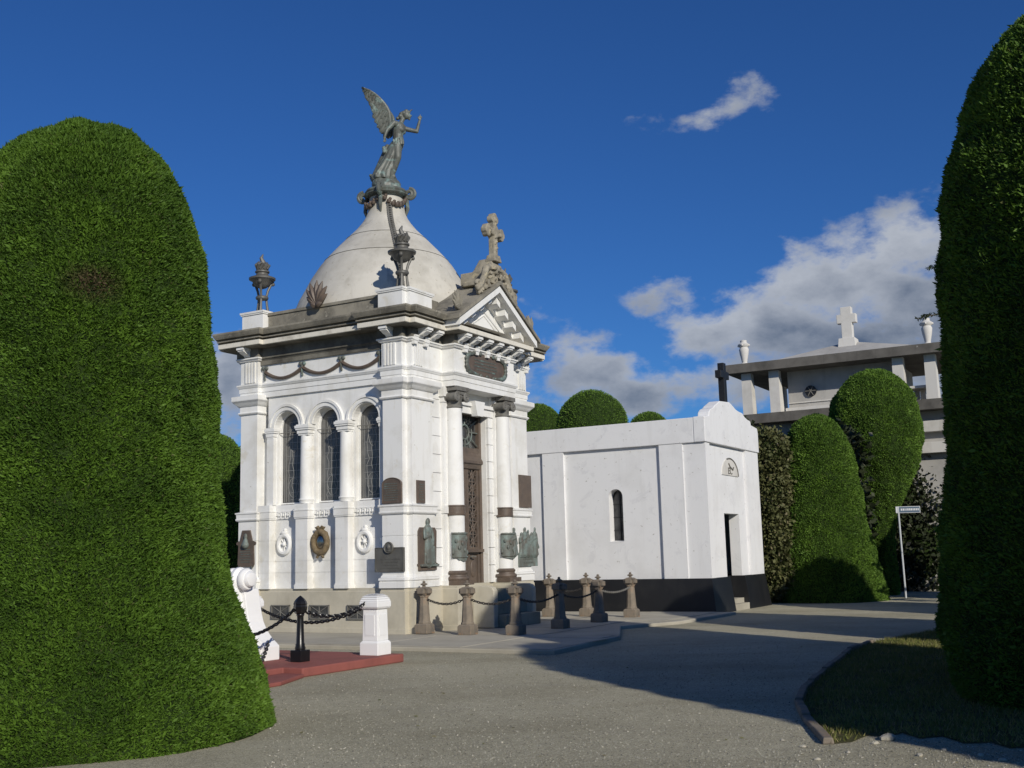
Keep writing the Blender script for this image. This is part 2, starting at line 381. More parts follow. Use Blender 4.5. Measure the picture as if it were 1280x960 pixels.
# separate flags of the pavement as thin raised slabs
flag = None; k = 0
for (a, b, c, d) in ((-2.56, -.30, -4.6, -2.9), (-.27, .36, -4.42, -2.9), (-2.56, -.30, -2.87, -.9), (-.27, 2.2, -2.87, -.9), (2.23, 4.6, -2.87, -.9), (-2.56, -.30, -.87, 1.7), (-2.56, -.30, 1.73, 4.4), (-2.56, -.30, 4.43, 7.4), (4.63, 8.1, -3.7, -1.9), (4.63, 8.1, -1.87, .2)):
    mb = MB(); mb.box(a, b, c, d, .071, .078+.002*(k % 3)); mb.build('paving_flag', 'concrete', ps, bevel=.006); k += 1

# ------------------------------------------------------------------ domed mausoleum
MZ = empty('domed_mausoleum', L(0, 0), ANG)
tag(MZ, 'ornate white domed mausoleum with pediment, columns and arched windows', 'mausoleum')
UC, VC = 2.74, 2.46
def mir(p, mu, mv):
    return [((2*UC-u) if mu else u, (2*VC-v) if mv else v) for u, v in p]
PIER = [(.05, .70), (.05, .16), (.22, .16), (.22, .03), (1.04, .03), (1.04, .70)]
# plinth
PL = [(.02, .75), (.02, .12), (.17, .12), (.17, -.02), (1.22, -.02), (1.22, -.40), (1.96, -.40), (1.96, .1), (3.52, .1), (3.52, -.40), (4.26, -.40), (4.26, -.02)]
PLm = PL + [(2*UC-.17, -.02), (2*UC-.17, .12), (2*UC-.02, .12), (2*UC-.02, .75), (2*UC-.14, .75), (2*UC-.14, 2*VC-.75), (2*UC-.02, 2*VC-.75), (2*UC-.02, 2*VC-.02), (.02, 2*VC-.02), (.02, 2*VC-.75), (.14, 2*VC-.75), (.14, .75)]
mb = MB(); mb.moulding(PLm, [(.02, .06), (.02, .16), (0, .17), (0, .93), (-.015, .945), (-.015, 1.0), (-.3, 1.001)]); mb.build('plinth', 'plinth_stone', MZ)
# plinth vents
for vc in (3.55, 2.45, 1.42):
    f = MB(); w, h = .27, .15; z0 = .50
    for (a, b, c, d) in ((-w, w, -h, -h+.025), (-w, w, h-.025, h), (-w, -w+.025, -h, h), (w-.025, w, -h, h)): f.box(.10, .137, vc+a, vc+b, z0+c, z0+d)
    fo = f.build('vent', 'old_lead', MZ)
    b_ = MB()
    for sg in (-1, 1): b_.tube([(.118, vc-w, z0-sg*h), (.118, vc+w, z0+sg*h)], .010, 5)
    b_.tube([(.115, vc, z0-h), (.115, vc, z0+h)], .010, 5); b_.build('bars', 'old_lead', fo)
    q = MB(); q.box(.128, .136, vc-w+.02, vc+w-.02, z0-h+.02, z0+h-.02); q.build('pane', 'window_glass', fo)
# core wall: inner mass, front and back
mb = MB(); mb.box(.62, 2*UC-.28, .95, 2*VC-.28, 1.0, 6.9); mb.build('inner_wall', 'white_paint', MZ)
mb = MB(); mb.box(.9, 2.10, .13, .93, 1.0, 5.4); mb.box(3.38, 2*UC-.9, .13, .93, 1.0, 5.4); mb.box(2.10, 3.38, .13, .93, 4.95, 5.4); mb.build('front_wall', 'white_paint', MZ)
mb = MB(); mb.box(2*UC-.62, 2*UC-.24, .7, 2*VC-.7, 1.0, 5.4); mb.build('rear_side_wall', 'white_paint', MZ)
mb = MB(); mb.box(.7, 2*UC-.7, 2*VC-.4, 2*VC-.2, 1.0, 5.4); mb.build('back_wall', 'white_paint', MZ)
# corner pilasters
for mu in (0, 1):
    for mv in (0, 1):
        P = mir(PIER, mu, mv)
        mb = MB(); mb.moulding(P, [(0, 1.20), (0, 2.06), (-.012, 2.065), (-.012, 2.075), (0, 2.08), (0, 2.53)]); mb.moulding(P, [(-.02, 2.7), (-.02, 4.99)]); po = mb.build('corner_pilaster', 'white_paint', MZ)
        m2 = MB(); m2.moulding(P, [(.055, 1.0), (.055, 1.12), (.04, 1.13), (.065, 1.16), (.06, 1.20), (.03, 1.215), (.02, 1.25), (0, 1.27)]); m2.build('base_moulding', 'white_paint', po, smooth=True)
        m3 = MB(); m3.moulding(P, [(0, 2.52), (.03, 2.525), (.05, 2.55), (.05, 2.575), (.035, 2.585), (.04, 2.67), (.06, 2.69), (.06, 2.715), (-.02, 2.735)]); m3.build('belt_moulding', 'white_paint', po, smooth=True)
        m4 = MB(); m4.moulding(P, [(-.02, 4.97), (.02, 4.975), (.035, 5.0), (.02, 5.025), (0, 5.03), (0, 5.16), (.03, 5.17), (.05, 5.19), (.09, 5.24), (.135, 5.28), (.14, 5.30), (.14, 5.39), (.0, 5.42)]); m4.build('capital', 'white_paint', po, smooth=True)
# arcaded side wall
SW = .22; ARC = (3.48, 2.36, 1.24); AR = .355; SPR = 4.62
def arch_pts(c, r, z, n=16, a0=0., a1=math.pi): return [(c+r*math.cos(a0+(a1-a0)*i/n), z+r*math.sin(a0+(a1-a0)*i/n)) for i in range(n+1)]
for sidef in (0, 1):
    fx = (lambda x: x) if not sidef else (lambda x: 2*UC-x)
    mb = MB()
    def bx(x0, x1, *a): q = sorted((fx(x0), fx(x1))); mb.box(q[0], q[1], *a)
    edges = sorted([c+s*AR for c in ARC for s in (-1, 1)])
    spans = [(.62, edges[0]), (edges[1], edges[2]), (edges[3], edges[4]), (edges[5], 4.3)]
    for a, b in spans:                                     # strips of wall between the openings, up to the springing
        bx(.31, .60, a+.001, b-.001, 2.86, SPR)
    for c in ARC:                                          # spandrel above each arch, as one ring of quads
        n = 16; pts = arch_pts(c, AR, SPR, n)
        lo = max(c-.56, .62); hi = min(c+.56, 4.3); top = 5.42
        outer = []
        for i in range(n+1):
            a = math.pi*i/n; dx, dz = math.cos(a), math.sin(a)
            t = min((hi-c)/dx if dx > 1e-6 else 9e9, (lo-c)/dx if dx < -1e-6 else 9e9, (top-SPR)/dz if dz > 1e-6 else 9e9)
            outer.append((c+dx*t, SPR+dz*t))
        for i in range(n):
            p, q, r_, s_ = pts[i], pts[i+1], outer[i+1], outer[i]
            A = [(fx(SW), *p), (fx(SW), *q), (fx(SW), *r_), (fx(SW), *s_), (fx(.60), *p), (fx(.60), *q), (fx(.60), *r_), (fx(.60), *s_)]
            mb.add(A, [(0, 1, 2, 3), (0, 4, 5, 1), (7, 6, 5, 4), (3, 2, 6, 7)])
        for sx in (lo, hi):                                 # corners the fan misses
            o_ = [q for q in outer if abs(q[1]-top) < 1e-6]; e = min(o_, key=lambda q: abs(q[0]-sx)); e2 = min([q for q in outer if abs(q[0]-sx) < 1e-6], key=lambda q: -q[1])
            tri = [(sx, top), e, e2]; mb.prism(tri if sx == lo else tri[::-1], 0, *sorted((fx(SW), fx(.60))))
    wl = mb.build('arcade_wall', 'white_paint', MZ)
    # lower wall and sill course
    mb = MB(); bx(.34, .62, .6, 4.3, 1.0, 2.62); lw = mb.build('lower_wall', 'white_paint', MZ)
    for za, zb in ((1.001, 1.345), (1.352, 1.60), (1.607, 2.06), (2.067, 2.619)): mb = MB(); bx(.33, .3405, .6, 4.3, za, zb); mb.build('stone_course', 'white_paint', lw)
    mb = MB(); bx(.30, .62, .6, 4.3, 2.62, 2.86); mb.build('sill_course', 'white_paint', MZ)
    for lo, hi in ((2.79, 3.13), (1.67, 2.01), (.62, .80), (3.90, 4.20)):
        mb = MB(); bx(.127, .331, lo+.007, hi-.007, 1.10, 2.53); o_ = mb.build('pedestal', 'white_paint', MZ)
        for za, zb in ((1.111, 1.345), (1.352, 1.60), (1.607, 2.06), (2.067, 2.53)): mb = MB(); bx(.12, .329, lo, hi, za, zb); mb.build('stone_course', 'white_paint', o_)
        mb = MB(); bx(.10, .331, lo-.02, hi+.02, 1.0, 1.08); bx(.11, .331, lo-.01, hi+.01, 1.081, 1.11); mb.build('base_moulding', 'white_paint', o_)
        mb = MB(); bx(.10, .33, lo-.02, hi+.02, 2.531, 2.56); bx(.09, .33, lo-.03, hi+.03, 2.561, 2.70); bx(.08, .33, lo-.04, hi+.04, 2.701, 2.73); bx(.10, .33, lo-.02, hi+.02, 2.731, 2.86); mb.build('belt_moulding', 'white_paint', o_)
    # greek key ornament under each window
    for c in ARC:
        mb = MB(); bx(.285, .301, c-.33, c+.33, 2.70, 2.72); bx(.285, .301, c-.33, c+.33, 2.555, 2.57)
        for k in range(5):
            x = c-.30+k*.13; bx(.285, .301, x, x+.025, 2.571, 2.699); bx(.285, .301, x+.026, x+.085, 2.675, 2.699); bx(.285, .301, x+.062, x+.085, 2.61, 2.674)
        mb.build('greek_key', 'white_paint', MZ)
    # columns between the windows (and half pilasters at the ends)
    for c, hw in ((2.92, .15), (1.80, .15), (3.96, .10), (.78, .09)):
        mb = MB(); full = hw > .14
        if full: mb.lathe([(.165, 2.861), (.165, 2.92), (.18, 2.94), (.165, 2.96), (.15, 2.98), (.150, 3.4), (.135, 4.38)], (fx(.25), c), 20)
        else: bx(.195, .36, c-hw, c+hw, 2.861, 4.38)
        co = mb.build('window_column', 'white_paint', MZ, smooth=full)
        mb = MB()
        for (p, a, b) in ((.0, 4.381, 4.42), (.02, 4.421, 4.50), (.045, 4.501, 4.54), (.06, 4.541, 4.60), (.035, 4.601, 4.625)): bx(.25-.135-p if full else .19-p*.6, .37, c-hw+.01-p, c+hw-.01+p, a, b)
        mb.build('capital', 'white_paint', co)
    # archivolts and windows
    for c in ARC:
        mb = MB(); n = 20
        for (ra, rb, x) in ((AR+.012, AR+.10, SW-.035), (AR+.10, AR+.155, SW-.06)):
            for i in range(n):
                a, b = math.pi*i/n, math.pi*(i+1)/n
                q = [(c+r_*math.cos(t), SPR+.01+r_*math.sin(t)) for t, r_ in ((a, ra), (a, rb), (b, rb), (b, ra))]
                A = [(fx(x), *p) for p in q]+[(fx(SW+.02), *p) for p in q]; mb.add(A, [(0, 1, 2, 3), (1, 5, 6, 2), (0, 3, 7, 4)])
        mb.build('archivolt', 'white_paint', MZ, smooth=True)
        if sidef: continue
        fr = MB()
        def outline(r, off=0.): return [(c-r, 2.88+off), (c+r, 2.88+off)]+arch_pts(c, r, SPR, 16)
        out_, in_ = outline(AR-.002), outline(AR-.028, .03)
        for i in range(len(out_)):
            j = (i+1) % len(out_); A = [(.42, *out_[i]), (.42, *out_[j]), (.42, *in_[j]), (.42, *in_[i]), (.48, *out_[i]), (.48, *out_[j]), (.48, *in_[j]), (.48, *in_[i])]
            fr.add(A, [(0, 1, 2, 3), (3, 2, 6, 7), (0, 4, 5, 1)])
        wo = fr.build('window', 'white_paint', MZ)
        q = MB(); q.prism(outline(AR-.02, .02), 0, .462, .470); q.build('pane', 'window_glass', wo)
        w = MB(); rr = random.Random(int(c*100)); cells = []
        for zz in np.arange(3.0, 4.9, .16): w.tube([(.459, c-.24+rr.uniform(0, .05), zz), (.459, c+.24-rr.uniform(0, .2), zz+rr.uniform(-.03, .03))], .006, 4)
        for xx in (-.27, -.22, -.1, .02, .13, .22, .27):
            z_ = 2.93; pt = []
            while z_ < SPR+.2:
                pt.append((.458, c+xx+rr.uniform(-.035, .035)*(abs(xx) < .2), z_)); z_ += .12
            w.tube(pt, .006, 4)
        w.tube([(.458, c+.15*math.cos(t), 3.25+.22*math.sin(t)) for t in np.linspace(0, 2*math.pi, 20)], .006, 4)
        w.tube([(.458, c+.12*math.cos(t), 4.35+.3*math.sin(t)) for t in np.linspace(0, 2*math.pi, 20)], .006, 4)
        w.build('lead_tracery', 'lead_came', wo)
        t = MB(); t.tube([(.36, c-AR, 4.50), (.36, c+AR, 4.50)], .009, 6); t.build('tie_rod', 'old_lead', wo)
# white rosette reliefs on the lower wall
for vc in (3.62, 1.36):
    mb = MB(); z0 = 1.98
    mb.tube([(.31, vc+.165*math.cos(t), z0+.20*math.sin(t)) for t in np.linspace(0, 2*math.pi, 28, endpoint=False)], .055, 8, closed=True)
    for t in np.linspace(0, 2*math.pi, 9)[:-1]: mb.tube([(.315, vc, z0), (.315, vc+.12*math.cos(t), z0+.15*math.sin(t))], .016, 5)
    mb.ball((.30, vc, z0), .05, .05, .05); mb.ball((.30, vc, z0+.25), .05, .10, .06); mb.ball((.30, vc-.03, z0+.31), .04, .04, .05)
    mb.build('rosette_relief', 'white_paint', MZ, smooth=True)
# front: rusticated courses, pilasters behind the columns, door surround
for (a, b) in ((1.03, 1.38), (4.10, 4.45)):
    z = 1.0; k = 0
    while z < 5.25:
        h = .405; mb = MB(); mb.box(a, b, .075, .135, z+.006, z+h-.006); mb.build('stone_course', 'white_paint', MZ); z += h
for (a, b) in ((1.38, 1.88), (3.60, 4.10)):
    mb = MB(); mb.box(a, b, .0, .132, 1.22, 5.0); po = mb.build('door_pilaster', 'white_paint', MZ)
    mb = MB(); mb.box(a-.04, b+.04, -.05, .131, 1.0, 1.10); mb.box(a-.02, b+.02, -.03, .131, 1.101, 1.219); mb.build('base_moulding', 'white_paint', po)
    mb = MB(); mb.box(a-.02, b+.02, -.03, .131, 2.55, 2.72); mb.build('belt_moulding', 'white_paint', po)
    mb = MB(); mb.box(a-.02, b+.02, -.02, .131, 5.001, 5.12); mb.box(a-.06, b+.06, -.06, .131, 5.121, 5.34); mb.build('capital', 'white_paint', po)
z = 1.0
while z < 4.7:
    for (a, b) in ((1.885, 2.09), (3.39, 3.595)):
        mb = MB(); mb.box(a, b, .06, .136, z+.006, z+.40-.006); mb.build('stone_course', 'white_paint', MZ)
    z += .40
mb = MB(); mb.box(1.9, 3.58, .03, .135, 4.85, 5.02); mb.box(1.9, 3.58, -.02, .135, 5.021, 5.10); mb.build('door_lintel', 'white_paint', MZ)
mb = MB(); mb.prism([(2.62, 4.80), (2.86, 4.80), (2.96, 5.14), (2.52, 5.14)], 1, -.13, .029); mb.build('keystone', 'white_paint', MZ)
# columns
CU = (1.69, 3.79); CVC, CR = -.09, .19
for uc in CU:
    vc, r = CVC, CR
    mb = MB(); mb.lathe([(r, 1.30), (r, 2.5), (r*.985, 3.2), (r*.89, 4.88)], (uc, vc), 32); co = mb.build('column', 'white_paint', MZ, smooth=True)
    mb = MB(); mb.box(uc-.27, uc+.27, vc-.27, vc+.08, 1.001, 1.10); mb.lathe([(.255, 1.101), (.27, 1.14), (.255, 1.18), (.22, 1.19), (.215, 1.22), (.23, 1.24), (.235, 1.27), (.205, 1.30), (.193, 1.31)], (uc, vc), 32); mb.build('base', 'brown_bronze', co, smooth=True)
    mb = MB(); mb.lathe([(r+.003, 2.50), (r+.03, 2.51), (r+.032, 2.53), (r+.02, 2.54), (r+.02, 2.69), (r+.032, 2.70), (r+.03, 2.72), (r+.003, 2.73)], (uc, vc), 32); mb.build('bronze_band', 'brown_bronze', co, smooth=True)
    mb = MB(); rr = r*.89
    mb.lathe([(rr, 4.87), (rr+.025, 4.89), (rr+.015, 4.92), (rr, 4.93), (rr+.01, 5.06), (rr+.04, 5.12), (rr+.02, 5.17)], (uc, vc), 24)
    for s_ in (-1, 1):                                     # volutes
        for yy in (vc-.20, vc+.08):
            pts = []
            for k in range(30):
                t = k/29*2.2*2*math.pi; q = .105*(1-k/34); pts.append((uc+s_*.20-s_*q*math.sin(t), yy, 5.12+q*math.cos(t)))
            mb.tube(pts, .030, 7)
        mb.tube([(uc+s_*.20, vc-.20, 5.12), (uc+s_*.20, vc+.08, 5.12)], .085, 14)
    mb.box(uc-.18, uc+.18, vc-.21, vc+.10, 5.17, 5.24); mb.box(uc-.25, uc+.25, vc-.24, vc+.15, 5.25, 5.345); mb.build('capital', 'old_lead', co, smooth=True)
# door
DV = .30
dm = MB()
for (a, b, c, d) in ((2.10, 2.20, .88, 4.94), (3.28, 3.38, .88, 4.94), (2.201, 3.279, 4.85, 4.94), (2.201, 3.279, 3.98, 4.10)): dm.box(a, b, DV-.04, DV+.08, c, d)
door = dm.build('door', 'brown_bronze', MZ)
for s, (a, b) in enumerate(((2.205, 2.735), (2.745, 3.275))):
    lf = MB()
    for (x0, x1, c, d) in ((a, a+.09, .89, 3.97), (b-.09, b, .89, 3.97), (a+.091, b-.091, .89, .99), (a+.091, b-.091, 1.66, 1.80), (a+.091, b-.091, 3.62, 3.97)): lf.box(x0, x1, DV-.01, DV+.05, c, d)
    lf.box(a+.091, b-.091, DV+.02, DV+.05, .991, 1.659)
    lo_ = lf.build('door_leaf', 'brown_bronze', door)
    gm = MB(); zz = 1.80; n = 6; hh = (3.62-1.80)/n; x0, x1 = a+.09, b-.09; xm = (x0+x1)/2
    for k in range(n):
        z0, z1 = zz+k*hh, zz+(k+1)*hh
        for p, q in (((x0, z0), (x1, z1)), ((x0, z1), (x1, z0)), ((xm, z0), (xm, z1)), ((x0, z0), (x1, z0)), ((x0, (z0+z1)/2), (x0+.05, (z0+z1)/2)), ((x1, (z0+z1)/2), (x1-.05, (z0+z1)/2))): gm.tube([(p[0], DV+.005, p[1]), (q[0], DV+.005, q[1])], .016, 5)
        gm.tube([(xm+.075*math.cos(t), DV, (z0+z1)/2+.075*math.sin(t)) for t in np.linspace(0, 2*math.pi, 10, endpoint=False)], .012, 5, closed=True)
    gm.build('grille', 'brown_bronze', lo_)
    pm = MB(); pm.ball(((a+b)/2, DV+.015, 1.33), .11, .03, .2, 14); pm.build('boss', 'brown_bronze', lo_, smooth=True)
mb = MB(); mb.box(2.201, 3.279, DV+.052, DV+.06, 1.5, 4.85); mb.build('pane', 'window_glass', door)
mb = MB(); mb.box(2.15, 3.33, DV-.10, DV+.0, 1.70, 1.77); mb.build('lock_rail', 'brown_bronze', door)
mb = MB(); mb.prism([(DV+.0, 3.60), (DV-.05, 3.62), (DV-.08, 3.72), (DV-.12, 3.74), (DV-.12, 3.80), (DV-.06, 3.90), (DV-.04, 3.98), (DV+.0, 3.98)], 0, 2.16, 3.32); mb.build('door_head', 'brown_bronze', door)
mb = MB(); zc = 4.47; mb.tube([(2.74+.17*math.cos(t), DV+.01, zc+.17*math.sin(t)) for t in np.linspace(0, 2*math.pi, 20, endpoint=False)], .022, 6, closed=True)
for t in np.linspace(0, 2*math.pi, 13)[:-1]:
    e = min(.54/max(abs(math.cos(t)), .01), .37/max(abs(math.sin(t)), .01)); mb.tube([(2.74+.17*math.cos(t), DV+.01, zc+.17*math.sin(t)), (2.74+e*math.cos(t), DV+.01, zc+e*math.sin(t))], .018, 5)
for r_ in (.30,): mb.tube([(2.74+r_*math.cos(t), DV+.005, zc+r_*math.sin(t)) for t in np.linspace(0, 2*math.pi, 24, endpoint=False)], .014, 5, closed=True)
mb.build('transom_grille', 'green_bronze', door)
mb = MB(); mb.box(2.83, 2.93, DV-.06, DV-.02, 1.585, 1.625); mb.tube([(2.88, DV-.03, 1.60), (2.88, DV-.09, 1.60), (2.98, DV-.09, 1.60)], .014, 6); mb.build('handle', 'old_lead', door)
# steps and cheeks
for k, (z0, z1, va) in enumerate(((.08, .34, -1.15), (.34, .60, -.80), (.60, .87, -.45))):
    mb = MB(); mb.box(1.98, 3.50, va, .09 if k < 2 else .36, z0+.001*(k > 0), z1); mb.build('step', 'step_stone', MZ, bevel=.012)
for a, b in ((1.80, 1.975), (3.505, 3.68)):
    mb = MB(); mb.prism([(-.95, .08), (-.405, .08), (-.405, .97), (-.80, .97), (-.90, .94), (-.95, .86)], 0, a, b); mb.build('stair_cheek', 'plinth_stone', MZ, bevel=.02)
# entablature
ENT = [(.05, .70), (.05, .16), (.22, .16), (.22, .03), (1.40, .03), (1.40, -.30), (4.08, -.30), (4.08, .03), (2*UC-.22, .03), (2*UC-.22, .16), (2*UC-.05, .16), (2*UC-.05, .70), (2*UC-.17, .70),
       (2*UC-.17, 4.22), (2*UC-.05, 4.22), (2*UC-.05, 4.76), (2*UC-.22, 4.76), (2*UC-.22, 4.89), (.22, 4.89), (.22, 4.76), (.05, 4.76), (.05, 4.22), (.17, 4.22), (.17, .70)]
mb = MB(); mb.moulding(ENT, [(-.5, 5.345), (0, 5.345), (0, 5.47), (.015, 5.475), (.015, 5.58), (.03, 5.585), (.05, 5.62), (.06, 5.63), (.06, 5.66), (-.02, 5.69)]); mb.build('architrave', 'white_paint', MZ, smooth=True)
mb = MB(); mb.moulding(ENT, [(-.01, 5.68), (-.01, 6.24)]); mb.build('frieze', 'white_paint', MZ)
mb = MB()
CP = [(-.01, 6.20), (.03, 6.205), (.05, 6.24), (.075, 6.25), (.075, 6.28), (.06, 6.285), (.06, 6.49), (.335, 6.50), (.335, 6.505), (.36, 6.515), (.36, 6.615), (.31, 6.62), (.31, 6.655), (.385, 6.66), (.385, 6.685), (.33, 6.69), (.33, 6.73), (.40, 6.735), (.425, 6.77), (.455, 6.82), (.46, 6.83), (.46, 6.865), (.30, 6.90), (-.25, 6.95)]
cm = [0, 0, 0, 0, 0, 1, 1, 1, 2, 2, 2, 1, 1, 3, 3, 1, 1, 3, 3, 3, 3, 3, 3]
mb.moulding(ENT, CP, cm, skip=lambda i, j: i == 5 and j >= 11, paint=lambda i, j: 1 if (i in (12, 22) and j < 5) else None); mb.build('cornice', ['white_paint', 'mould_and_shade', 'cream_fillet', 'grey_cornice'], MZ)
mb = MB(); mb.box(.5, 2*UC-.5, .5, 2*VC-.5, 6.9, 7.22); mb.build('roof', 'grey_cornice', MZ)
mb = MB(); mb.box(1.06, 4.42, -.652, -.2, 6.56, 6.611); mb.build('geison_top', 'cream_fillet', MZ)
mb = MB(); mb.box(.135, .162, .705, 4.215, 6.10, 6.199); mb.build('cornice_shade_strip', 'mould_and_shade', MZ)  # cornice shade painted as a dark strip along the top of the side frieze
# flutes of the frieze over each corner pilaster
FL = MB()
for k in range(4): FL.box(-.012, .012, -.03, .03, 5.70, 6.19)
for mv in (0, 1):
    for k in range(4):
        v0 = .60-k*.085; v0 = v0 if not mv else 2*VC-v0
        mb = MB(); mb.box(.03, .062, v0-.024, v0+.024, 5.70, 6.18); mb.build('flute', 'white_paint', MZ)
for k in range(4):
    for sg in (0, 1):
        u0 = .34+k*.085; u0 = u0 if not sg else 2*UC-u0
        mb = MB(); mb.box(u0-.024, u0+.024, .008, .042, 5.70, 6.18); mb.build('flute', 'white_paint', MZ)
# modillions: prototype pointing to -y, then copies
def mod_mesh():
    mb = MB(); mb.prism([(.06, 6.30), (-.02, 6.30), (-.06, 6.34), (-.14, 6.36), (-.21, 6.40), (-.25, 6.41), (-.25, 6.44), (.06, 6.44)], 0, -.085, .085); mb.box(-.105, .105, -.275, .06, 6.441, 6.496); return mb.mesh('modillion')
def drop_mesh():
    mb = MB(); mb.box(-.075, .075, -.05, .06, 6.22, 6.30); mb.box(-.06, .06, -.035, .05, 6.14, 6.219)
    for q in (-.05, -.017, .017, .05): mb.box(q-.011, q+.011, -.065, -.02, 6.301, 6.335)
    return mb.mesh('guttae')
mm = mod_mesh(); mm.materials.append(MATS['white_paint']); dmm = drop_mesh(); dmm.materials.append(MATS['white_paint'])
def modillion(u, v, rz): return put('modillion', mm, MZ, (u, v, 0), rz)
for k in range(6): modillion(1.56+k*.472, -.345, 0)
for k in range(5): put('guttae', dmm, MZ, (1.796+k*.472, -.345, 0))
for u in (.50, .94, 4.54, 4.98): modillion(u, -.015, 0)
for u in (.30, .72, 4.76, 5.18): put('guttae', dmm, MZ, (u, -.015, 0))
for v in (.43, 4.49): modillion(.005, v, -math.pi/2); modillion(2*UC-.005, v, math.pi/2)
# pediment
APX, BASE, HALF = 7.92, 6.84, 1.80
def rake(off0, off1, half=HALF):
    # polygon in (u,z) of one raking beam between two offsets below the top line
    sl = (APX-BASE)/HALF
    return sl
sl = (APX-BASE)/HALF
tm = MB(); tm.prism([(UC-1.35, 6.88), (UC+1.35, 6.88), (UC, 6.88+1.35*sl-.10)], 1, -.27, -.1); ped = tm.build('pediment', 'white_paint', MZ)
for s in (-1, 1):
    for (o0, o1, vf, mt, nm) in ((0, .075, -.77, 'grey_cornice', 'raking_cyma'), (.075, .105, -.71, 'grey_cornice', 'raking_groove'), (.105, .235, -.73, 'white_paint', 'raking_fascia'), (.235, .36, -.36, 'white_paint', 'raking_bed')):
        k = 1/math.cos(math.atan(sl)); a, b = o0*k, o1*k
        def pt(t, o): return (UC+s*HALF*t*1.0, APX-(APX-BASE)*t-o)
        tend = .97 if o0 < .2 else .80
        if o0 < .001: tend = 1.03
        poly = [pt(0, a), pt(tend, a), pt(tend, b), pt(0, b)]
        mb = MB(); mb.prism(poly if s > 0 else poly[::-1], 1, vf, -.08); mb.build(nm, mt, ped)
    for t in (.06, .26, .46, .66):                              # blocks under the raking cornice
        mb = MB(); w = .10; k = 1/math.cos(math.atan(sl)); t0, t1 = t, t+.085
        poly = [pt(t0, .236*k), pt(t1, .236*k), pt(t1, .37*k), pt(t0, .37*k)]
        mb.prism(poly if s > 0 else poly[::-1], 1, -.58, -.2); mb.build('raking_modillion', 'white_paint', ped)
    for i_, (d_, w_) in enumerate(((.30, .03), (.40, .02))):   # inner tympanum frame
        p0 = (UC, APX-.36-d_); p1 = (UC+s*(1.35-d_*2.2), 6.90)
        if p1[0]*s > UC*s:
            mb = MB(); mb.tube([(p0[0], -.275, p0[1]), (p1[0], -.275, p1[1])], w_, 6); mb.build('tympanum_frame', 'white_paint', ped)
    poly = [(UC, APX+.004), (UC+s*HALF*1.03, BASE+.004-.03*(APX-BASE)), (UC+s*HALF*1.03, BASE-.06), (UC, APX-.08)]
    mb = MB(); mb.prism(poly if s > 0 else poly[::-1], 1, -.079, 1.35); mb.build('roof_slope', 'grey_cornice', ped)
# pedestals and parapets
PED = [(.09, .80), (.09, .16), (.24, .16), (.24, .07), (1.10, .07), (1.10, .80)]
for mu in (0, 1):
    for mv in (0, 1):
        P = mir(PED, mu, mv); mb = MB(); mb.moulding(P, [(0, 6.9), (0, 7.31)]); po = mb.build('parapet_pedestal', 'white_paint', MZ)
        mb = MB(); mb.moulding(P, [(-.05, 7.30), (.0, 7.311), (.025, 7.32), (.025, 7.345), (.04, 7.35), (.045, 7.395), (-.35, 7.43)]); mb.build('coping', ['white_paint'], po)
for (x0, x1, y0, y1) in ((.27, .50, .81, 2*VC-.81), (2*UC-.5, 2*UC-.27, .81, 2*VC-.81), (1.11, 2*UC-1.11, 2*VC-.5, 2*VC-.27), (1.11, 1.6, .25, .5), (2*UC-1.6, 2*UC-1.11, .25, .5)):
    mb = MB(); mb.box(x0, x1, y0, y1, 6.9, 7.28); po = mb.build('parapet', 'grey_cornice', MZ); mb = MB(); mb.box(x0-.03, x1+.03, y0, y1, 7.281, 7.345); mb.build('coping', 'grey_cornice', po)
# dome
DC = (2.75, 2.50)
DPROF = [(2.34, 7.20), (2.27, 7.5), (2.15, 7.8), (2.02, 8.04), (1.87, 8.33), (1.645, 8.68), (1.48, 8.89), (1.30, 9.09), (1.12, 9.28), (.95, 9.46), (.77, 9.64), (.625, 9.82), (.53, 9.97), (.475, 10.12), (.44, 10.30), (.42, 10.5)]
mb = MB(); mb.lathe(DPROF, DC, 72); dome = mb.build('dome', 'dome_plaster', MZ, smooth=True)
def dome_r(z): return float(np.interp(z, [q[1] for q in DPROF], [q[0] for q in DPROF]))
for z in (8.82, 9.40):
    mb = MB(); r = dome_r(z); mb.lathe([(r+.003, z-.012), (r+.014, z), (r-.004, z+.012)], DC, 72, cap=False); mb.build('seam', 'old_lead', dome, smooth=True)
aa = R(-135); st = MB()
for s in (-1, 1):
    st.tube([(DC[0]+(dome_r(z)+.03)*math.cos(aa)-s*.045*math.sin(aa), DC[1]+(dome_r(z)+.03)*math.sin(aa)+s*.045*math.cos(aa), z) for z in np.linspace(7.6, 10.25, 24)], .022, 6)
for z in np.linspace(7.65, 10.2, 40):
    st.box(*(lambda cx, cy: (cx-.05, cx+.05, cy-.05, cy+.05))(DC[0]+(dome_r(z)+.025)*math.cos(aa), DC[1]+(dome_r(z)+.025)*math.sin(aa)), z-.018, z+.018)
st.build('roof_ladder', 'old_lead', dome)
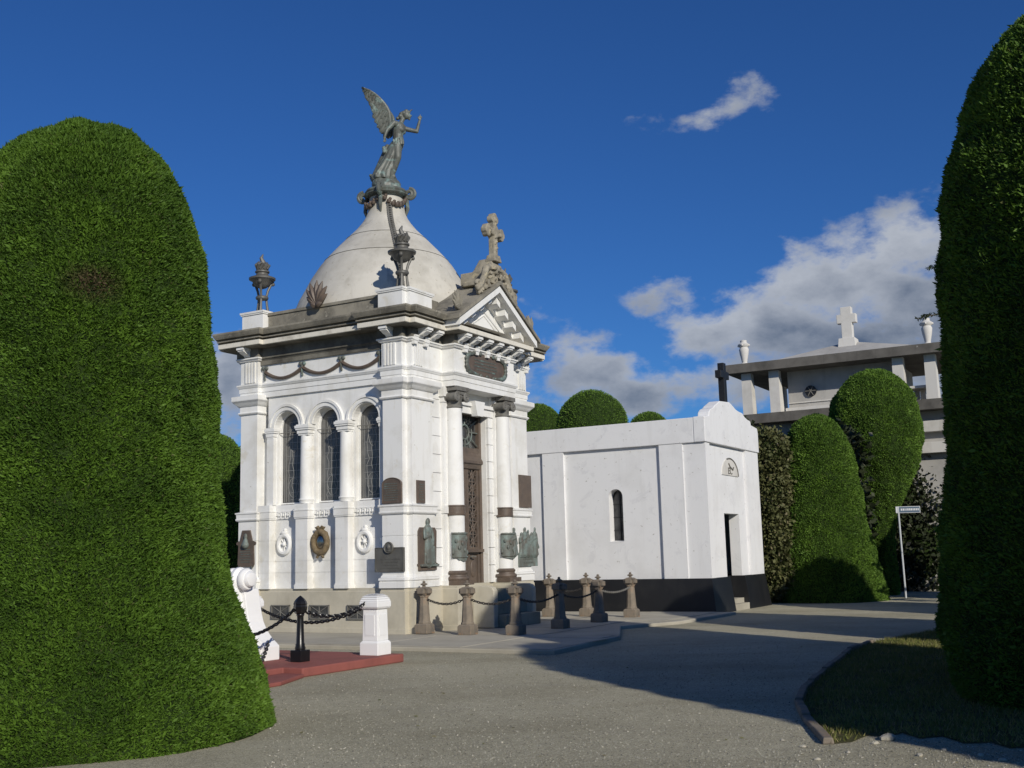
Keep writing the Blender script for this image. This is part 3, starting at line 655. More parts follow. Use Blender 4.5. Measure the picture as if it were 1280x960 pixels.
# bronze collar at the dome's tip: ring, garland, four scrolls
mb = MB(); mb.lathe([(.44, 10.50), (.52, 10.52), (.56, 10.56), (.52, 10.60), (.54, 10.64), (.50, 10.70), (.40, 10.72)], DC, 40); col_ = mb.build('bronze_collar', 'dark_bronze', MZ, smooth=True)
mb = MB()
for k in range(4):
    a0 = R(20)+k*math.pi/2
    for i in range(9):
        t = i/8; a = a0+t*math.pi/2; z = 10.52-.30*math.sin(t*math.pi)**.8; r = dome_r(z)+.07
        mb.ball((DC[0]+r*math.cos(a), DC[1]+r*math.sin(a), z), .062, n=7); mb.ball((DC[0]+(r+.02)*math.cos(a+.06), DC[1]+(r+.02)*math.sin(a+.06), z+.05), .045, n=6)
mb.build('garland', 'brown_bronze', col_, smooth=True)
for k in range(4):
    a = R(20)+k*math.pi/2; mb = MB(); ca, sa = math.cos(a), math.sin(a); pts = []
    for i in range(22):
        t = i/21*1.6*2*math.pi; q = .15*(1-i/28); rr = .60+q*math.sin(t); pts.append((DC[0]+rr*ca, DC[1]+rr*sa, 10.58+q*math.cos(t)))
    mb.tube(pts, .05, 7); mb.tube([(DC[0]+.52*ca, DC[1]+.52*sa, 10.45), (DC[0]+.55*ca, DC[1]+.55*sa, 10.2), (DC[0]+.50*ca, DC[1]+.50*sa, 10.02)], [.06, .05, .02], 7)
    mb.build('scroll', 'dark_bronze', col_, smooth=True)
# swags on the side frieze
for sidef in (0,):
    knots = (4.10, 2.98, 1.86, .80)
    for a, b in zip(knots[:-1], knots[1:]):
        mb = MB()
        for k in range(3):
            mb.tube([(.155-.02*(k == 1), a+(b-a)*t, 5.97-.05*k+.012*k-(.20-.035*k+.02)*4*t*(1-t)) for t in np.linspace(0, 1, 16)], [.016+.018*4*t*(1-t) for t in np.linspace(0, 1, 16)], 7)
        mb.build('swag', 'brown_bronze', MZ, smooth=True)
    for v in knots:
        mb = MB(); mb.ball((.15, v-.05, 6.02), .035, .06, .05, 8); mb.ball((.15, v+.05, 6.02), .035, .06, .05, 8); mb.tube([(.15, v, 6.0), (.15, v+.01, 5.86), (.15, v, 5.74)], [.035, .022, .03], 6); mb.build('swag_knot', 'dark_bronze', MZ, smooth=True)
# palmette leaf ornaments
def palmette(u, v, z, rz, h, mat='brown_bronze'):
    mb = MB()
    for k in range(-4, 5):
        a = k*.30; l = h*(1-.045*k*k); pts = []
        for t in np.linspace(0, 1, 6): pts.append((l*t*math.sin(a)*(.75+.3*t), -.10*math.sin(t*2.4)*h-.02*abs(k) % .03, l*t*math.cos(a*.85)))
        mb.tube(pts, [.02*h/.5, .05*h/.5, .06*h/.5, .055*h/.5, .04*h/.5, .008], 6)
    mb.ball((0, -.04, .05), .10*h/.5, .06, .07, 8)
    for s in (-1, 1): mb.tube([(s*(.03+.06*math.cos(t)), -.08, .04+.05*math.sin(t)) for t in np.linspace(0, 6, 10)], .022, 6)
    o = mb.build('palmette', mat, MZ, smooth=True, loc=(u, v, z), rz=rz); return o
palmette(.22, 2.58, 7.28, -math.pi/2, .62, 'brown_bronze')
palmette(1.13, -.55, 6.99, 0, .42, 'grey_cornice')
palmette(2*UC-1.13, -.55, 6.99, 0, .42, 'grey_cornice')
# carved crest on the pediment's apex
mb = MB()
mb.box(UC-.22, UC+.22, -.62, .2, 7.86, 8.18); mb.box(UC-.30, UC+.30, -.66, .1, 7.84, 7.95)
mb.frust(UC, -.42, 8.16, 8.46, .22, .30, .13, .16); mb.ball((UC, -.48, 8.36), .16, .16, .15, 10)
rr = random.Random(3)
for k in range(120):
    s = rr.choice((-1, 1)); t = rr.random(); x = UC+s*t*.78; zt = APX-abs(x-UC)*sl+.05
    mb.ball((x, -.55-rr.uniform(0, .18), zt+rr.uniform(0, .42)*(1-t)), rr.uniform(.025, .07), n=6)
for s in (-1, 1):
    mb.tube([(UC+s*.2, -.6, 8.25), (UC+s*.42, -.62, 8.15), (UC+s*.55, -.64, 7.92), (UC+s*.75, -.64, 7.66), (UC+s*.88, -.64, 7.56)], [.07, .09, .08, .08, .05], 7)
    mb.tube([(UC+s*(.80+.10*math.cos(t)), -.64, 7.68+.10*math.sin(t)) for t in np.linspace(0, 6, 12)], .05, 6)
fused('crest', mb, 'lichen_stone', .018, 0, MZ)

# ------------------------------------------------------------------ things on and around the mausoleum
def at(u, v, z): return L(u, v, z)
# stone cross on the pediment
mb = MB(); th = .075
mb.box(-.085, .085, -th, th, 0, .94)
mb.box(-.27, .27, -th, th, .52, .68)
for (x, z) in ((0, .94), (-.30, .60), (.30, .60)):
    for (dx, dz) in ((0, .05), (-.07, -.02), (.07, -.02)) if x == 0 else ((math.copysign(.05, x), 0), (0, .07), (0, -.07)):
        mb.prism([(x+dx+.085*math.cos(t), z+dz+.085*math.sin(t)) for t in np.linspace(0, 2*math.pi, 12, endpoint=False)], 1, -th, th)
mb.frust(0, 0, -.12, .05, .16, .14, .12, .11)
mb.prism([(.13*math.cos(t), .60+.13*math.sin(t)) for t in np.linspace(0, 2*math.pi, 14, endpoint=False)], 1, -th-.03, th+.03)
rq = random.Random(5)
for k in range(26): mb.ball((rq.uniform(-.05, .05), -th-.01, rq.uniform(.05, .95)), rq.uniform(.02, .04), .03, .03, 6)
for k in range(16): mb.ball((rq.uniform(-.3, .3), -th-.01, .60+rq.uniform(-.06, .06)), rq.uniform(.02, .04), .03, .03, 6)
o = fused('stone_cross', mb, 'lichen_stone', .014, 0, None, at(UC, -.58, 8.50), ANG); tag(o, 'weathered stone cross with rounded ends on top of the pediment', 'cross')
# tripod braziers
def brazier(u, v, label):
    e = empty('tripod_brazier', at(u, v, 7.425), ANG); tag(e, label, 'brazier', 'bronze braziers on the mausoleum parapet')
    for k in range(3):
        a = R(90)+k*2*math.pi/3; mb = MB(); ca, sa = math.cos(a), math.sin(a)
        mb.tube([(r*ca, r*sa, z) for r, z in ((.15, 0), (.12, .2), (.10, .40), (.14, .56), (.20, .70), (.26, .80))], [.04, .03, .028, .03, .035, .04], 7); mb.ball((.26*ca, .26*sa, .74), .05, n=8); mb.build('leg', 'grey_bronze', e, smooth=True)
    mb = MB(); mb.lathe([(.13, .34), (.15, .36), (.15, .40), (.13, .42)], n=18); mb.build('ring', 'grey_bronze', e, smooth=True)
    mb = MB(); mb.lathe([(.02, .60), (.10, .63), (.19, .70), (.23, .78), (.31, .82), (.315, .86), (.24, .89), (.15, .93), (.14, .98), (.17, 1.0), (.17, 1.03), (.14, 1.05)], n=28); mb.build('bowl', 'grey_bronze', e, smooth=True)
    mb = MB(); rr = random.Random(int(v*10)); mb.ball((0, 0, 1.10), .14, .14, .11)
    for k in range(9):
        a = k*.7; r = .10; mb.tube([(r*math.cos(a), r*math.sin(a), 1.08), (1.5*r*math.cos(a+.5), 1.5*r*math.sin(a+.5), 1.18), (1.1*r*math.cos(a+1.1), 1.1*r*math.sin(a+1.1), 1.20+rr.uniform(.03, .12))], [.05, .045, .012], 6)
    mb.tube([(0, 0, 1.1), (.03, 0, 1.25), (-.02, .02, 1.36), (.02, 0, 1.46)], [.09, .07, .045, .012], 7); mb.build('flame', 'grey_bronze', e, smooth=True)
brazier(.47, .42, 'bronze tripod brazier on the corner pedestal in front of the dome')
brazier(.47, 2*VC-.42, 'bronze tripod brazier on the leftmost parapet pedestal, against the sky')
brazier(2*UC-.47, .42, 'bronze tripod brazier hidden behind the pediment cross')
# plaques ------------------------------------------------------------
def lines(mb, y, x0, x1, z0, z1, n, seed=0):
    """rows of raised lettering strokes too worn to read"""
    r_ = random.Random(seed); h = (z1-z0)/n
    for k in range(n):
        x = x0+r_.uniform(0, .15)*(x1-x0); e = x1-r_.uniform(0, .15)*(x1-x0); z = z0+h*(k+.3)
        while x < e:
            w = r_.uniform(.012, .045); mb.box(x, min(x+w, e), y-.004, y+.004, z, z+h*.42); x += w+r_.uniform(.006, .014)
def plaque(u, v, z, face, label, mat, poly, build=None, th=.03):
    """face 'side': looks to -u, local x runs to -v; face 'front': looks to -v, local x runs to +u"""
    rz = ANG if face == 'front' else ANG-math.pi/2
    e = empty('bronze_plaque', at(u, v, z), rz); tag(e, label, 'plaque')
    mb = MB(); mb.prism(poly, 1, -th, 0); mb.build('plate', mat, e, bevel=.004)
    if build: build(e)
    return e
def rimmed(e, mat, poly, th=.03, r=.012):
    mb = MB(); mb.tube([(p[0]*.94, -th, p[1]*.97+.012) for p in poly], r, 6, closed=True); mb.build('rim', mat, e, smooth=True)
ap = [(-.26, 0), (.26, 0), (.26, .40)]+[(.26*math.cos(t), .40+.14*math.sin(t)) for t in np.linspace(.15, math.pi-.15, 12)]+[(-.26, .40)]
def f1(e):
    rimmed(e, 'brown_bronze', ap); mb = MB(); lines(mb, -.032, -.20, .20, .05, .44, 8, 1); tag(mb.build('lettering', 'dark_bronze', e), None, kind='stuff')
plaque(.068, .44, 2.745, 'side', 'round-topped brown bronze plaque above the belt beside the dark window', 'brown_bronze', ap, f1)
np_ = [(-.15, 0), (.15, 0), (.15, .48), (-.15, .48)]
def f2(e): mb = MB(); lines(mb, -.032, -.10, .10, .05, .42, 7, 2); tag(mb.build('lettering', 'dark_bronze', e), None, kind='stuff')
plaque(.52, .048, 2.75, 'front', 'narrow brown plaque on the corner pilaster left of the columns', 'brown_bronze', np_, f2)
sq = [(-.38, 0), (.38, 0), (.38, .50), (-.38, .50)]
def f3(e):
    rimmed(e, 'grey_bronze', sq); mb = MB(); lines(mb, -.032, -.28, .30, .05, .30, 4, 3); tag(mb.build('lettering', 'grey_bronze', e), None, kind='stuff')
    mb = MB(); mb.lathe([(.0, 0), (.115, 0), (.125, .02), (.11, .045), (.10, .03), (.02, .035), (0, .035)], n=24, cap=False)
    mb.v = [(x, -.03-z_, y+.50) for x, y, z_ in mb.v]; mo = mb.build('medallion', 'grey_bronze', e, smooth=True)
    q = MB(); q.ball((0, -.06, .51), .045, .03, .06, 10); q.ball((0, -.055, .44), .06, .02, .03, 8); q.build('portrait', 'grey_bronze', mo, smooth=True)
    for x in (-.34, .34):
        for z_ in (.04, .46): q = MB(); q.ball((x, -.032, z_), .018, .012, .018, 8); q.build('bolt', 'grey_bronze', e)
plaque(.048, .50, 1.33, 'side', 'square grey bronze plaque with round portrait medallion at pilaster foot', 'grey_bronze', sq, f3)
def figure(mb, x, z, h, y=-.05, lean=0., seed=0):
    """a draped standing figure in high relief"""
    r_ = random.Random(seed)
    mb.ball((x+lean*h, y-.02*h, z+.91*h), .065*h, .06*h, .085*h, 10)
    mb.capsule((x+lean*.8*h, y, z+.82*h), .04*h, (x+lean*.7*h, y, z+.74*h), .08*h)
    mb.capsule((x+lean*.7*h, y, z+.74*h), .115*h, (x+lean*.4*h, y, z+.50*h), .10*h)
    mb.capsule((x+lean*.4*h, y, z+.50*h), .12*h, (x, y, z+.06*h), .15*h)
    mb.capsule((x-.13*h, y-.01, z+.74*h), .045*h, (x-.16*h, y-.05*h, z+.56*h), .04*h); mb.capsule((x-.16*h, y-.05*h, z+.56*h), .04*h, (x+.02*h, y-.12*h, z+.62*h), .03*h)
    mb.capsule((x+.14*h, y-.01, z+.74*h), .045*h, (x+.17*h, y-.04*h, z+.55*h), .04*h); mb.capsule((x+.17*h, y-.04*h, z+.55*h), .04*h, (x+.10*h, y-.12*h, z+.42*h), .03*h)
    for k in range(6):
        xx = x-.12*h+k*.05*h; mb.capsule((xx*.6+x*.4, y-.09*h, z+.5*h), .018*h, (xx, y-.12*h, z+.03*h), .028*h)
bigp = [(-.33, 0), (.33, 0), (.33, .1), (.37, .1), (.37, .14), (.31, .16), (.34, .82), (.27, .90), (-.27, .90), (-.33, .82), (-.33, .14), (-.36, .14), (-.36, .1), (-.33, .1)]
def f4(e):
    mb = MB(); figure(mb, 0, .13, .98, -.06, 0, 1); mb.box(-.30, .34, -.16, -.02, .08, .13); mb.capsule((.12, -.06, .2), .13, (.20, -.06, .45), .07)
    mb.v = [(x, y*.62, z) for x, y, z in mb.v]; fused('figure_relief', mb, 'green_bronze', .014, 1, e)
    mb = MB(); lines(mb, -.032, .05, .28, .50, .78, 5, 4); tag(mb.build('lettering', 'dark_bronze', e), None, kind='stuff')
plaque(.70, .028, 1.34, 'front', 'tall bronze relief of a standing draped figure on the corner pilaster', 'brown_bronze', bigp, f4, .04)
pp = [(-.22, 0), (.22, 0), (.25, .06), (.23, .48), (.29, .50), (.29, .55), (.19, .58), (.12, .82), (-.12, .82), (-.19, .58), (-.29, .55), (-.29, .50), (-.23, .48), (-.25, .06)]
def f5(e):
    mb = MB(); lines(mb, -.032, -.18, .18, .08, .42, 6, 5); tag(mb.build('lettering', 'dark_bronze', e), None, kind='stuff')
    mb = MB(); mb.ball((0, -.04, .68), .05, .04, .07, 10); mb.capsule((0, -.035, .58), .06, (0, -.035, .50), .10); fused('portrait', mb, 'green_bronze', .012, 2, e)
    for x in (-.17, .17): q = MB(); q.ball((x, -.02, -.01), .04, .03, .03, 8); q.build('foot', 'dark_bronze', e)
plaque(.048, 4.50, 1.50, 'side', 'stepped brown plaque with portrait bust on the far left pilaster', 'brown_bronze', pp, f5)
tp = [(-.30, 0), (.30, 0), (.30, .80), (-.30, .80)]
plaque(5.05, .048, 2.76, 'front', 'plain tall brown plaque on the right-hand end pilaster of the front', 'brown_bronze', tp, None)
gp = [(-.46, 0), (.46, 0), (.46, .30), (.40, .34), (-.40, .34), (-.46, .30)]
def f9(e):
    mb = MB()
    for i, x in enumerate((-.33, -.16, 0, .17, .34)): figure(mb, x, .26, .58+.06*((i*2) % 3), -.05, .02, i)
    mb.box(-.44, .44, -.10, -.02, .22, .34); mb.box(-.40, .40, -.06, -.01, .30, .62); mb.capsule((.42, -.06, .6), .05, (.52, -.06, .46), .04)
    mb.v = [(x, y*.6, z) for x, y, z in mb.v]; fused('figure_relief', mb, 'green_bronze', .015, 1, e)
    mb = MB(); lines(mb, -.042, -.30, .30, .05, .22, 2, 9); tag(mb.build('lettering', 'dark_bronze', e), None, kind='stuff')
plaque(5.06, .028, 1.33, 'front', 'green bronze relief with a crowd of figures at the right front corner', 'green_bronze', gp, f9, .04)
def curved(uc, label, fig):
    vc = CVC; r = CR+.006; e = empty('bronze_plaque', at(uc, vc, 1.55), ANG); tag(e, label, 'plaque')
    mb = MB(); n = 14; rr = random.Random(int(uc*9))
    top = [.56+rr.uniform(-.02, .03) for _ in range(n+1)]; bot = [0+.04*math.cos(k/n*2*math.pi)+rr.uniform(-.015, .015) for k in range(n+1)]
    for k in range(n):
        a, b = R(-175)+R(150)*k/n, R(-175)+R(150)*(k+1)/n; q = []
        for ra in (r, r+.03): q += [(ra*math.cos(a), ra*math.sin(a), bot[k]), (ra*math.cos(b), ra*math.sin(b), bot[k+1]), (ra*math.cos(b), ra*math.sin(b), top[k+1]), (ra*math.cos(a), ra*math.sin(a), top[k])]
        mb.add(q, [(4, 5, 6, 7), (7, 6, 2, 3), (0, 1, 5, 4), (0, 4, 7, 3), (1, 2, 6, 5)])
    mb.build('plate', 'green_bronze', e, smooth=True)
    mb = MB()
    for k in range(8):
        a = R(-165+k*18); z = .15+.05*(k % 3); mb.ball(((r+.03)*math.cos(a), (r+.03)*math.sin(a), z+.2*(k % 2)), .05, .03, .06, 7)
    mb.tube([((r+.035)*math.cos(a), (r+.035)*math.sin(a), .56) for a in np.linspace(R(-172), R(-28), 14)], .025, 6); mb.tube([((r+.035)*math.cos(a), (r+.035)*math.sin(a), .05) for a in np.linspace(R(-172), R(-28), 14)], .025, 6)
    if fig: figure(mb, .08, .05, .66, -.175, .05, 3)
    fused('relief', mb, 'green_bronze', .014, 1, e)
curved(CU[0], 'curved green bronze plaque wrapped round the left-hand column', False)
curved(CU[1], 'curved green bronze plaque with a figure on the right-hand column', True)
op = [(.86*math.copysign(abs(math.cos(t))**.6, math.cos(t)), .24+.25*math.copysign(abs(math.sin(t))**.6, math.sin(t))) for t in np.linspace(0, 2*math.pi, 40, endpoint=False)]
def f6(e):
    mb = MB(); rr = random.Random(6)
    for i, p in enumerate(op):
        mb.ball((p[0], -.045, p[1]), .05+rr.uniform(0, .03), .045, .05, 7)
        if i % 2: mb.ball((p[0]*1.05, -.04, .24+(p[1]-.24)*1.12), .04, .03, .04, 6)
    fused('leaf_frame', mb, 'dark_bronze', .018, 1, e)
    mb = MB(); lines(mb, -.034, -.55, .55, .08, .38, 4, 6); tag(mb.build('lettering', 'dark_bronze', e), None, kind='stuff')
plaque(2.74, -.29, 5.70, 'front', 'wide oval bronze plaque framed with leaves under the pediment', 'brown_bronze', op, f6, .03)
# hanging wreath with polished centre
e = empty('hanging_wreath', at(.33, 2.52, 2.0), ANG-math.pi/2); tag(e, 'dry brown wreath with shiny centre hanging between the white rosettes', 'wreath')
mb = MB(); rr = random.Random(11)
for k in range(60):
    t = 2*math.pi*k/60; mb.ball((.185*math.cos(t), -.09+rr.uniform(-.02, .01), .225*math.sin(t)), .07+rr.uniform(-.012, .012), .075, .075, 7)
fused('ring', mb, 'wreath_dry', .02, 2, e)
mb = MB()
for s in (-1, 1): mb.tube([(0, -.1, .27), (s*.06, -.11, .33), (s*.11, -.10, .32), (s*.08, -.1, .27)], [.03, .04, .04, .02], 6); mb.tube([(s*.03, -.1, -.25), (s*.09, -.10, -.34)], [.035, .03], 6)
mb.build('bow', 'wreath_dry', e, smooth=True)
mb = MB(); mb.ball((0, -.085, 0), .125, .06, .165, 16); mb.build('mirror', 'polished_metal', e, smooth=True)

# ------------------------------------------------------------------ angel statue on the dome
def angel():
    base = L(DC[0], DC[1], 10.70); S = .00373
    e = empty('angel_statue', base); tag(e, 'winged bronze angel leaning forward with raised arm on the dome top', 'statue')
    def P(x, y, d=0.): return ((x-292)*S, d, (790-y)*S)
    mb = MB()
    # rock
    for (x, y, r, d) in ((290, 770, 90, 0), (255, 745, 62, -.05), (330, 750, 62, 0), (300, 715, 60, .08), (265, 715, 45, -.02), (350, 775, 45, -.1)): mb.ball(P(x, y, d), r*S, r*S*1.1, r*S*.8, 12)
    fused('rock', mb, 'dark_bronze', .02, 2, e)
    mb = MB()
    # legs and skirt as a loft of folded rings
    rings = [(262, 715, 66, .26, 8), (258, 690, 72, .27, 8), (272, 655, 62, .23, 7), (298, 610, 58, .20, 6), (325, 560, 56, .185, 5), (345, 510, 52, .175, 3), (362, 470, 50, .165, 2), (374, 440, 43, .135, 0)]
    n = 40; vs = []; 
    for j, (x, y, w, dep, fold) in enumerate(rings):
        c = P(x, y)
        for i in range(n):
            a = 2*math.pi*i/n; f = 1+.012*fold*math.sin(a*9+j*.35)+.008*fold*math.sin(a*5-j*.5)
            vs.append((c[0]+w*S*f*math.cos(a), c[1]+dep*f*math.sin(a), c[2]+(.02*fold/8*math.sin(a*3) if j < 2 else 0)+ -.25*(vs and 0 or 0)))
    fs = [(j*n+i, j*n+(i+1) % n, (j+1)*n+(i+1) % n, (j+1)*n+i) for j in range(len(rings)-1) for i in range(n)]+[tuple(range(n))[::-1], tuple(range((len(rings)-1)*n, len(rings)*n))]
    mb.add(vs, fs)
    mb.capsule(P(368, 475, -.06), .13, P(372, 560, -.10), .10); mb.capsule(P(372, 560, -.10), .10, P(330, 690, -.04), .06)       # forward thigh and shin under the cloth
    mb.capsule(P(345, 690, -.05), .05, P(330, 712, -.05), .04)
    mb.capsule(P(300, 470, .02), .06, P(250, 600, .05), .09); mb.capsule(P(250, 600, .05), .09, P(200, 690, .05), .06); mb.capsule(P(280, 490, -.08), .05, P(285, 520, -.1), .06)
    for k, (x, y) in enumerate(((190, 680), (205, 715), (350, 700), (320, 712), (225, 700))): mb.ball(P(x, y, -.05+.04*k), .05, .06, .045, 8)
    # torso
    mb.capsule(P(378, 445), .145, P(372, 395), .135); mb.capsule(P(372, 395), .135, P(382, 345), .165); mb.capsule(P(362, 325, -.12), .085, P(405, 330, .12), .085)
    mb.ball(P(400, 365, -.08), .075); mb.ball(P(408, 365, .05), .075)
    for k in range(5): mb.capsule(P(345+k*16, 436-(k % 2)*6, -.13), .022, P(352+k*15, 470, -.14), .03)
    # neck, head, hair
    mb.capsule(P(398, 300), .062, P(408, 280), .058); mb.ball(P(432, 252), .100, .092, .118, 14); mb.ball(P(447, 262), .066, .07, .08, 10)
    mb.ball(P(466, 258), .018, .02, .022, 8); mb.ball(P(452, 284), .03, .035, .025, 8)
    for (x, y, r) in ((415, 240, .075), (432, 228, .07), (450, 232, .045), (392, 262, .07), (372, 275, .05), (400, 245, .07)): mb.ball(P(x, y), r, r*1.2, r*.9, 8)
    mb.capsule(P(455, 225), .02, P(470, 215), .018)
    # near arm hanging back, far arm raised
    mb.capsule(P(352, 322, -.16), .068, P(305, 382, -.22), .052); mb.capsule(P(305, 382, -.22), .05, P(292, 425, -.24), .036); mb.ball(P(290, 436, -.24), .042, .03, .05, 8)
    mb.capsule(P(418, 335, .14), .066, P(498, 354, .16), .052); mb.capsule(P(498, 354, .16), .05, P(517, 285, .14), .036); mb.ball(P(521, 268, .14), .045, .03, .045, 8)
    for k, (dx, dy) in enumerate(((-10, -18), (2, -30), (9, -16), (14, -12))): mb.capsule(P(521, 264, .13+.012*k), .016, P(521+dx, 264+dy, .13+.012*k), .012)
    mb.capsule(P(516, 270, .12), .016, P(505, 258, .10), .012)
    for k, (dx, dy) in enumerate(((-8, 24), (0, 26), (7, 22), (12, 10))): mb.capsule(P(290, 440, -.25+.015*k), .015, P(290+dx, 440+dy, -.25+.015*k), .012)
    fused('body', mb, 'dark_bronze', .0135, 2, e)
    # wings
    Ld = [(322, 325), (322, 285), (318, 245), (303, 212), (282, 182), (255, 152), (225, 125), (190, 104), (155, 90)]
    Tr = [(292, 392), (262, 385), (243, 352), (228, 318), (212, 285), (210, 245), (196, 205), (170, 160), (147, 98)]
    for s, (dx, dy, d0, d1) in enumerate(((0, 0, -.10, -.34), (16, 4, .12, .40))):
        w = MB(); n = 26
        def ip(A, t): q = np.array(A, float); return np.array([np.interp(t*(len(A)-1), range(len(A)), q[:, 0]), np.interp(t*(len(A)-1), range(len(A)), q[:, 1])])
        for layer, (f0, f1, off, cnt) in enumerate(((0, 1.0, 0, n), (0, .62, -.022, 20), (0, .34, -.040, 16))):
            for k in range(cnt):
                t = k/(cnt-1); a = ip(Ld, t); b = ip(Tr, t); b = a+(b-a)*f1*(1+.06*math.sin(k*2.1)); dd = d0+(d1-d0)*t
                off_ = off*(1 if s == 0 else -1)
                q0 = Vector(P(a[0]+dx, a[1]+dy, dd+off_)); q1 = Vector(P(b[0]+dx, b[1]+dy, dd+off_+.05*(k % 2)*.3+.03))
                ax = (q1-q0); ln = ax.length; ax = ax.normalized(); sd_ = ax.cross(Vector((0, 1, 0))).normalized(); wd = (.065, .06, .055)[layer]
                vs = []
                for tt, ww in ((0, .7), (.35, 1.0), (.8, .9), (.95, .5), (1, .1)):
                    c = q0+ax*ln*tt
                    vs += [c+sd_*wd*ww+Vector((0, .012, 0)), c-sd_*wd*ww+Vector((0, .012, 0)), c-sd_*wd*ww*.2+Vector((0, -.012, 0)), c+sd_*wd*ww*.2+Vector((0, -.012, 0))]
                fs = [(i*4+j, i*4+(j+1) % 4, i*4+4+(j+1) % 4, i*4+4+j) for i in range(4) for j in range(4)]+[(3, 2, 1, 0), (16, 17, 18, 19)]
                w.add(vs, fs)
        w.tube([P(x+dx, y+dy, d0+(d1-d0)*i/8) for i, (x, y) in enumerate(Ld)], [.05, .055, .05, .045, .04, .036, .03, .026, .018], 8)
        w.build('wing', 'dark_bronze', e, smooth=True)
angel()

# ------------------------------------------------------------------ white burial chapel behind the mausoleum
WB = empty('burial_chapel', L(8.45, -3.45), ANG); tag(WB, 'plain white flat-roofed burial chapel with black base', 'chapel')
WU, WV, WH = 4.45, 9.5, 5.06
mb = MB()
# side wall with arched window opening: v centre 2.62, half width .20
wc, wh, wz0, wz1 = 2.625, .205, 1.90, 3.10
for (a, b, c, d) in ((.36, wc-wh, .9, 4.40), (wc+wh, WV, .9, 4.40), (wc-wh, wc+wh, .9, wz0)): mb.box(.07, .40, a, b, c, d)
n = 14; pts = arch_pts(wc, wh, wz1, n); tops = [(wc+wh-(2*wh)*i/n, 4.40) for i in range(n+1)]
for i in range(n):
    A = [(.07, *pts[i]), (.07, *pts[i+1]), (.07, *tops[i+1]), (.07, *tops[i]), (.40, *pts[i]), (.40, *pts[i+1]), (.40, *tops[i+1]), (.40, *tops[i])]
    mb.add(A, [(0, 1, 2, 3), (0, 4, 5, 1), (7, 6, 5, 4)])
mb.build('side_wall', 'white_wall', WB)
mb = MB(); d0, d1, dz = 1.42, 2.64, 2.58
for (a, b, c, d) in ((.36, d0, .9, 4.40), (d1, WU-.07, .9, 4.40), (d0, d1, dz, 4.40)): mb.box(a, b, .07, .36, c, d)
mb.build('front_wall', 'white_wall', WB)
mb = MB(); mb.box(WU-.3, WU-.05, .36, WV, .9, 4.40); mb.box(.41, WU-.31, WV-.3, WV-.05, .9, 4.40); mb.build('rear_wall', 'white_wall', WB)
for (a, b) in ((.62, 1.28), (4.14, 4.80), (7.9, 8.6)):
    mb = MB(); mb.box(-.01, .069, a, b, .9, 4.40); mb.build('pilaster', 'white_wall', WB)
mb = MB(); mb.box(.03, .069, .0, .619, .9, 4.40); mb.build('pilaster', 'white_wall', WB)
for (a, b) in ((.071, .36), (3.30, WU-.0)):
    mb = MB(); mb.box(a, b, 0, .069, .9, 4.40); mb.build('pilaster', 'white_wall', WB)
mb = MB(); mb.box(-.03, WU+.03, .281, WV+.03, 4.401, WH); mb.build('parapet', 'white_wall', WB, bevel=.015)
gz = WH-.0; gp_ = [(-.04, 4.402), (WU+.04, 4.402), (WU+.04, 4.98), (WU-.01, 5.12), (3.87, 5.17), (3.84, 5.28), (3.55, 5.31), (3.33, 5.36), (3.14, 5.45), (2.80, 5.47), (2.58, 5.50), (2.3, 5.59), (2.05, 5.65), (1.25, 5.60), (1.08, 5.53), (.84, 5.44), (.72, 5.37), (.50, 5.31), (.36, 5.22), (.33, 5.12), (-.04, 5.07)]
mb = MB(); mb.prism(gp_, 1, -.04, .28); mb.build('gable', 'white_wall', WB, bevel=.02)
mb = MB(); mb.box(.3, WU-.1, .3, WV-.1, 4.6, 4.8); mb.build('roof', 'concrete', WB)
mb = MB()
bo = .13
for (poly) in ((0,),):
    q0 = [(-bo, -bo), (d0-.02, -bo), (d0-.02, .36), (-.0, .36)]
# battered black base: left part, right part, side
def batter(mb, x0, x1, y0, y1, o, sides):
    l, r_, f_, b_ = sides
    mb.add([(x0-o*l, y0-o*f_, 0), (x1+o*r_, y0-o*f_, 0), (x1+o*r_, y1+o*b_, 0), (x0-o*l, y1+o*b_, 0), (x0-.012*l, y0-.012*f_, .899), (x1+.012*r_, y0-.012*f_, .899), (x1+.012*r_, y1, .899), (x0-.012*l, y1, .899)], [(0, 3, 2, 1), (4, 5, 6, 7), (0, 1, 5, 4), (1, 2, 6, 5), (2, 3, 7, 6), (3, 0, 4, 7)])
batter(mb, 0, d0, 0, WV, .13, (1, 0, 1, 0)); batter(mb, d1, WU, 0, 1.0, .13, (0, 1, 1, 0)); mb.box(d0, d1, .5, 1.0, 0, .897); mb.build('black_base', 'black_paint', WB)
mb = MB(); mb.box(d0+.002, d1-.002, -.10, .62, 0, .17); mb.box(d0+.002, d1-.002, .05, .62, .171, .30); mb.build('door_step', 'concrete', WB)
mb = MB(); mb.box(d0+.01, d1-.01, .50, .56, .30, dz); do = mb.build('door', 'black_iron', WB)
mb = MB()
for x in np.linspace(d0+.12, d1-.12, 7): mb.tube([(x, .49, .35), (x, .49, dz-.05)], .013, 5)
for z in (.5, 1.3, 2.2): mb.tube([(d0+.03, .49, z), (d1-.03, .49, z)], .013, 5)
for x in np.linspace(d0+.2, d1-.2, 5): mb.tube([(x+.09*math.cos(t), .485, 1.75+.22*math.sin(t)) for t in np.linspace(0, 2*math.pi, 12, endpoint=False)], .010, 5, closed=True)
mb.build('grille', 'sign_metal', do)
w = MB(); 
for i in range(1): pass
ol = [(wc-wh+.002, wz0), (wc+wh-.002, wz0)]+arch_pts(wc, wh-.002, wz1, 14)
w.prism(ol, 0, .36, .37); wo = w.build('window', 'window_glass', WB)
w = MB()
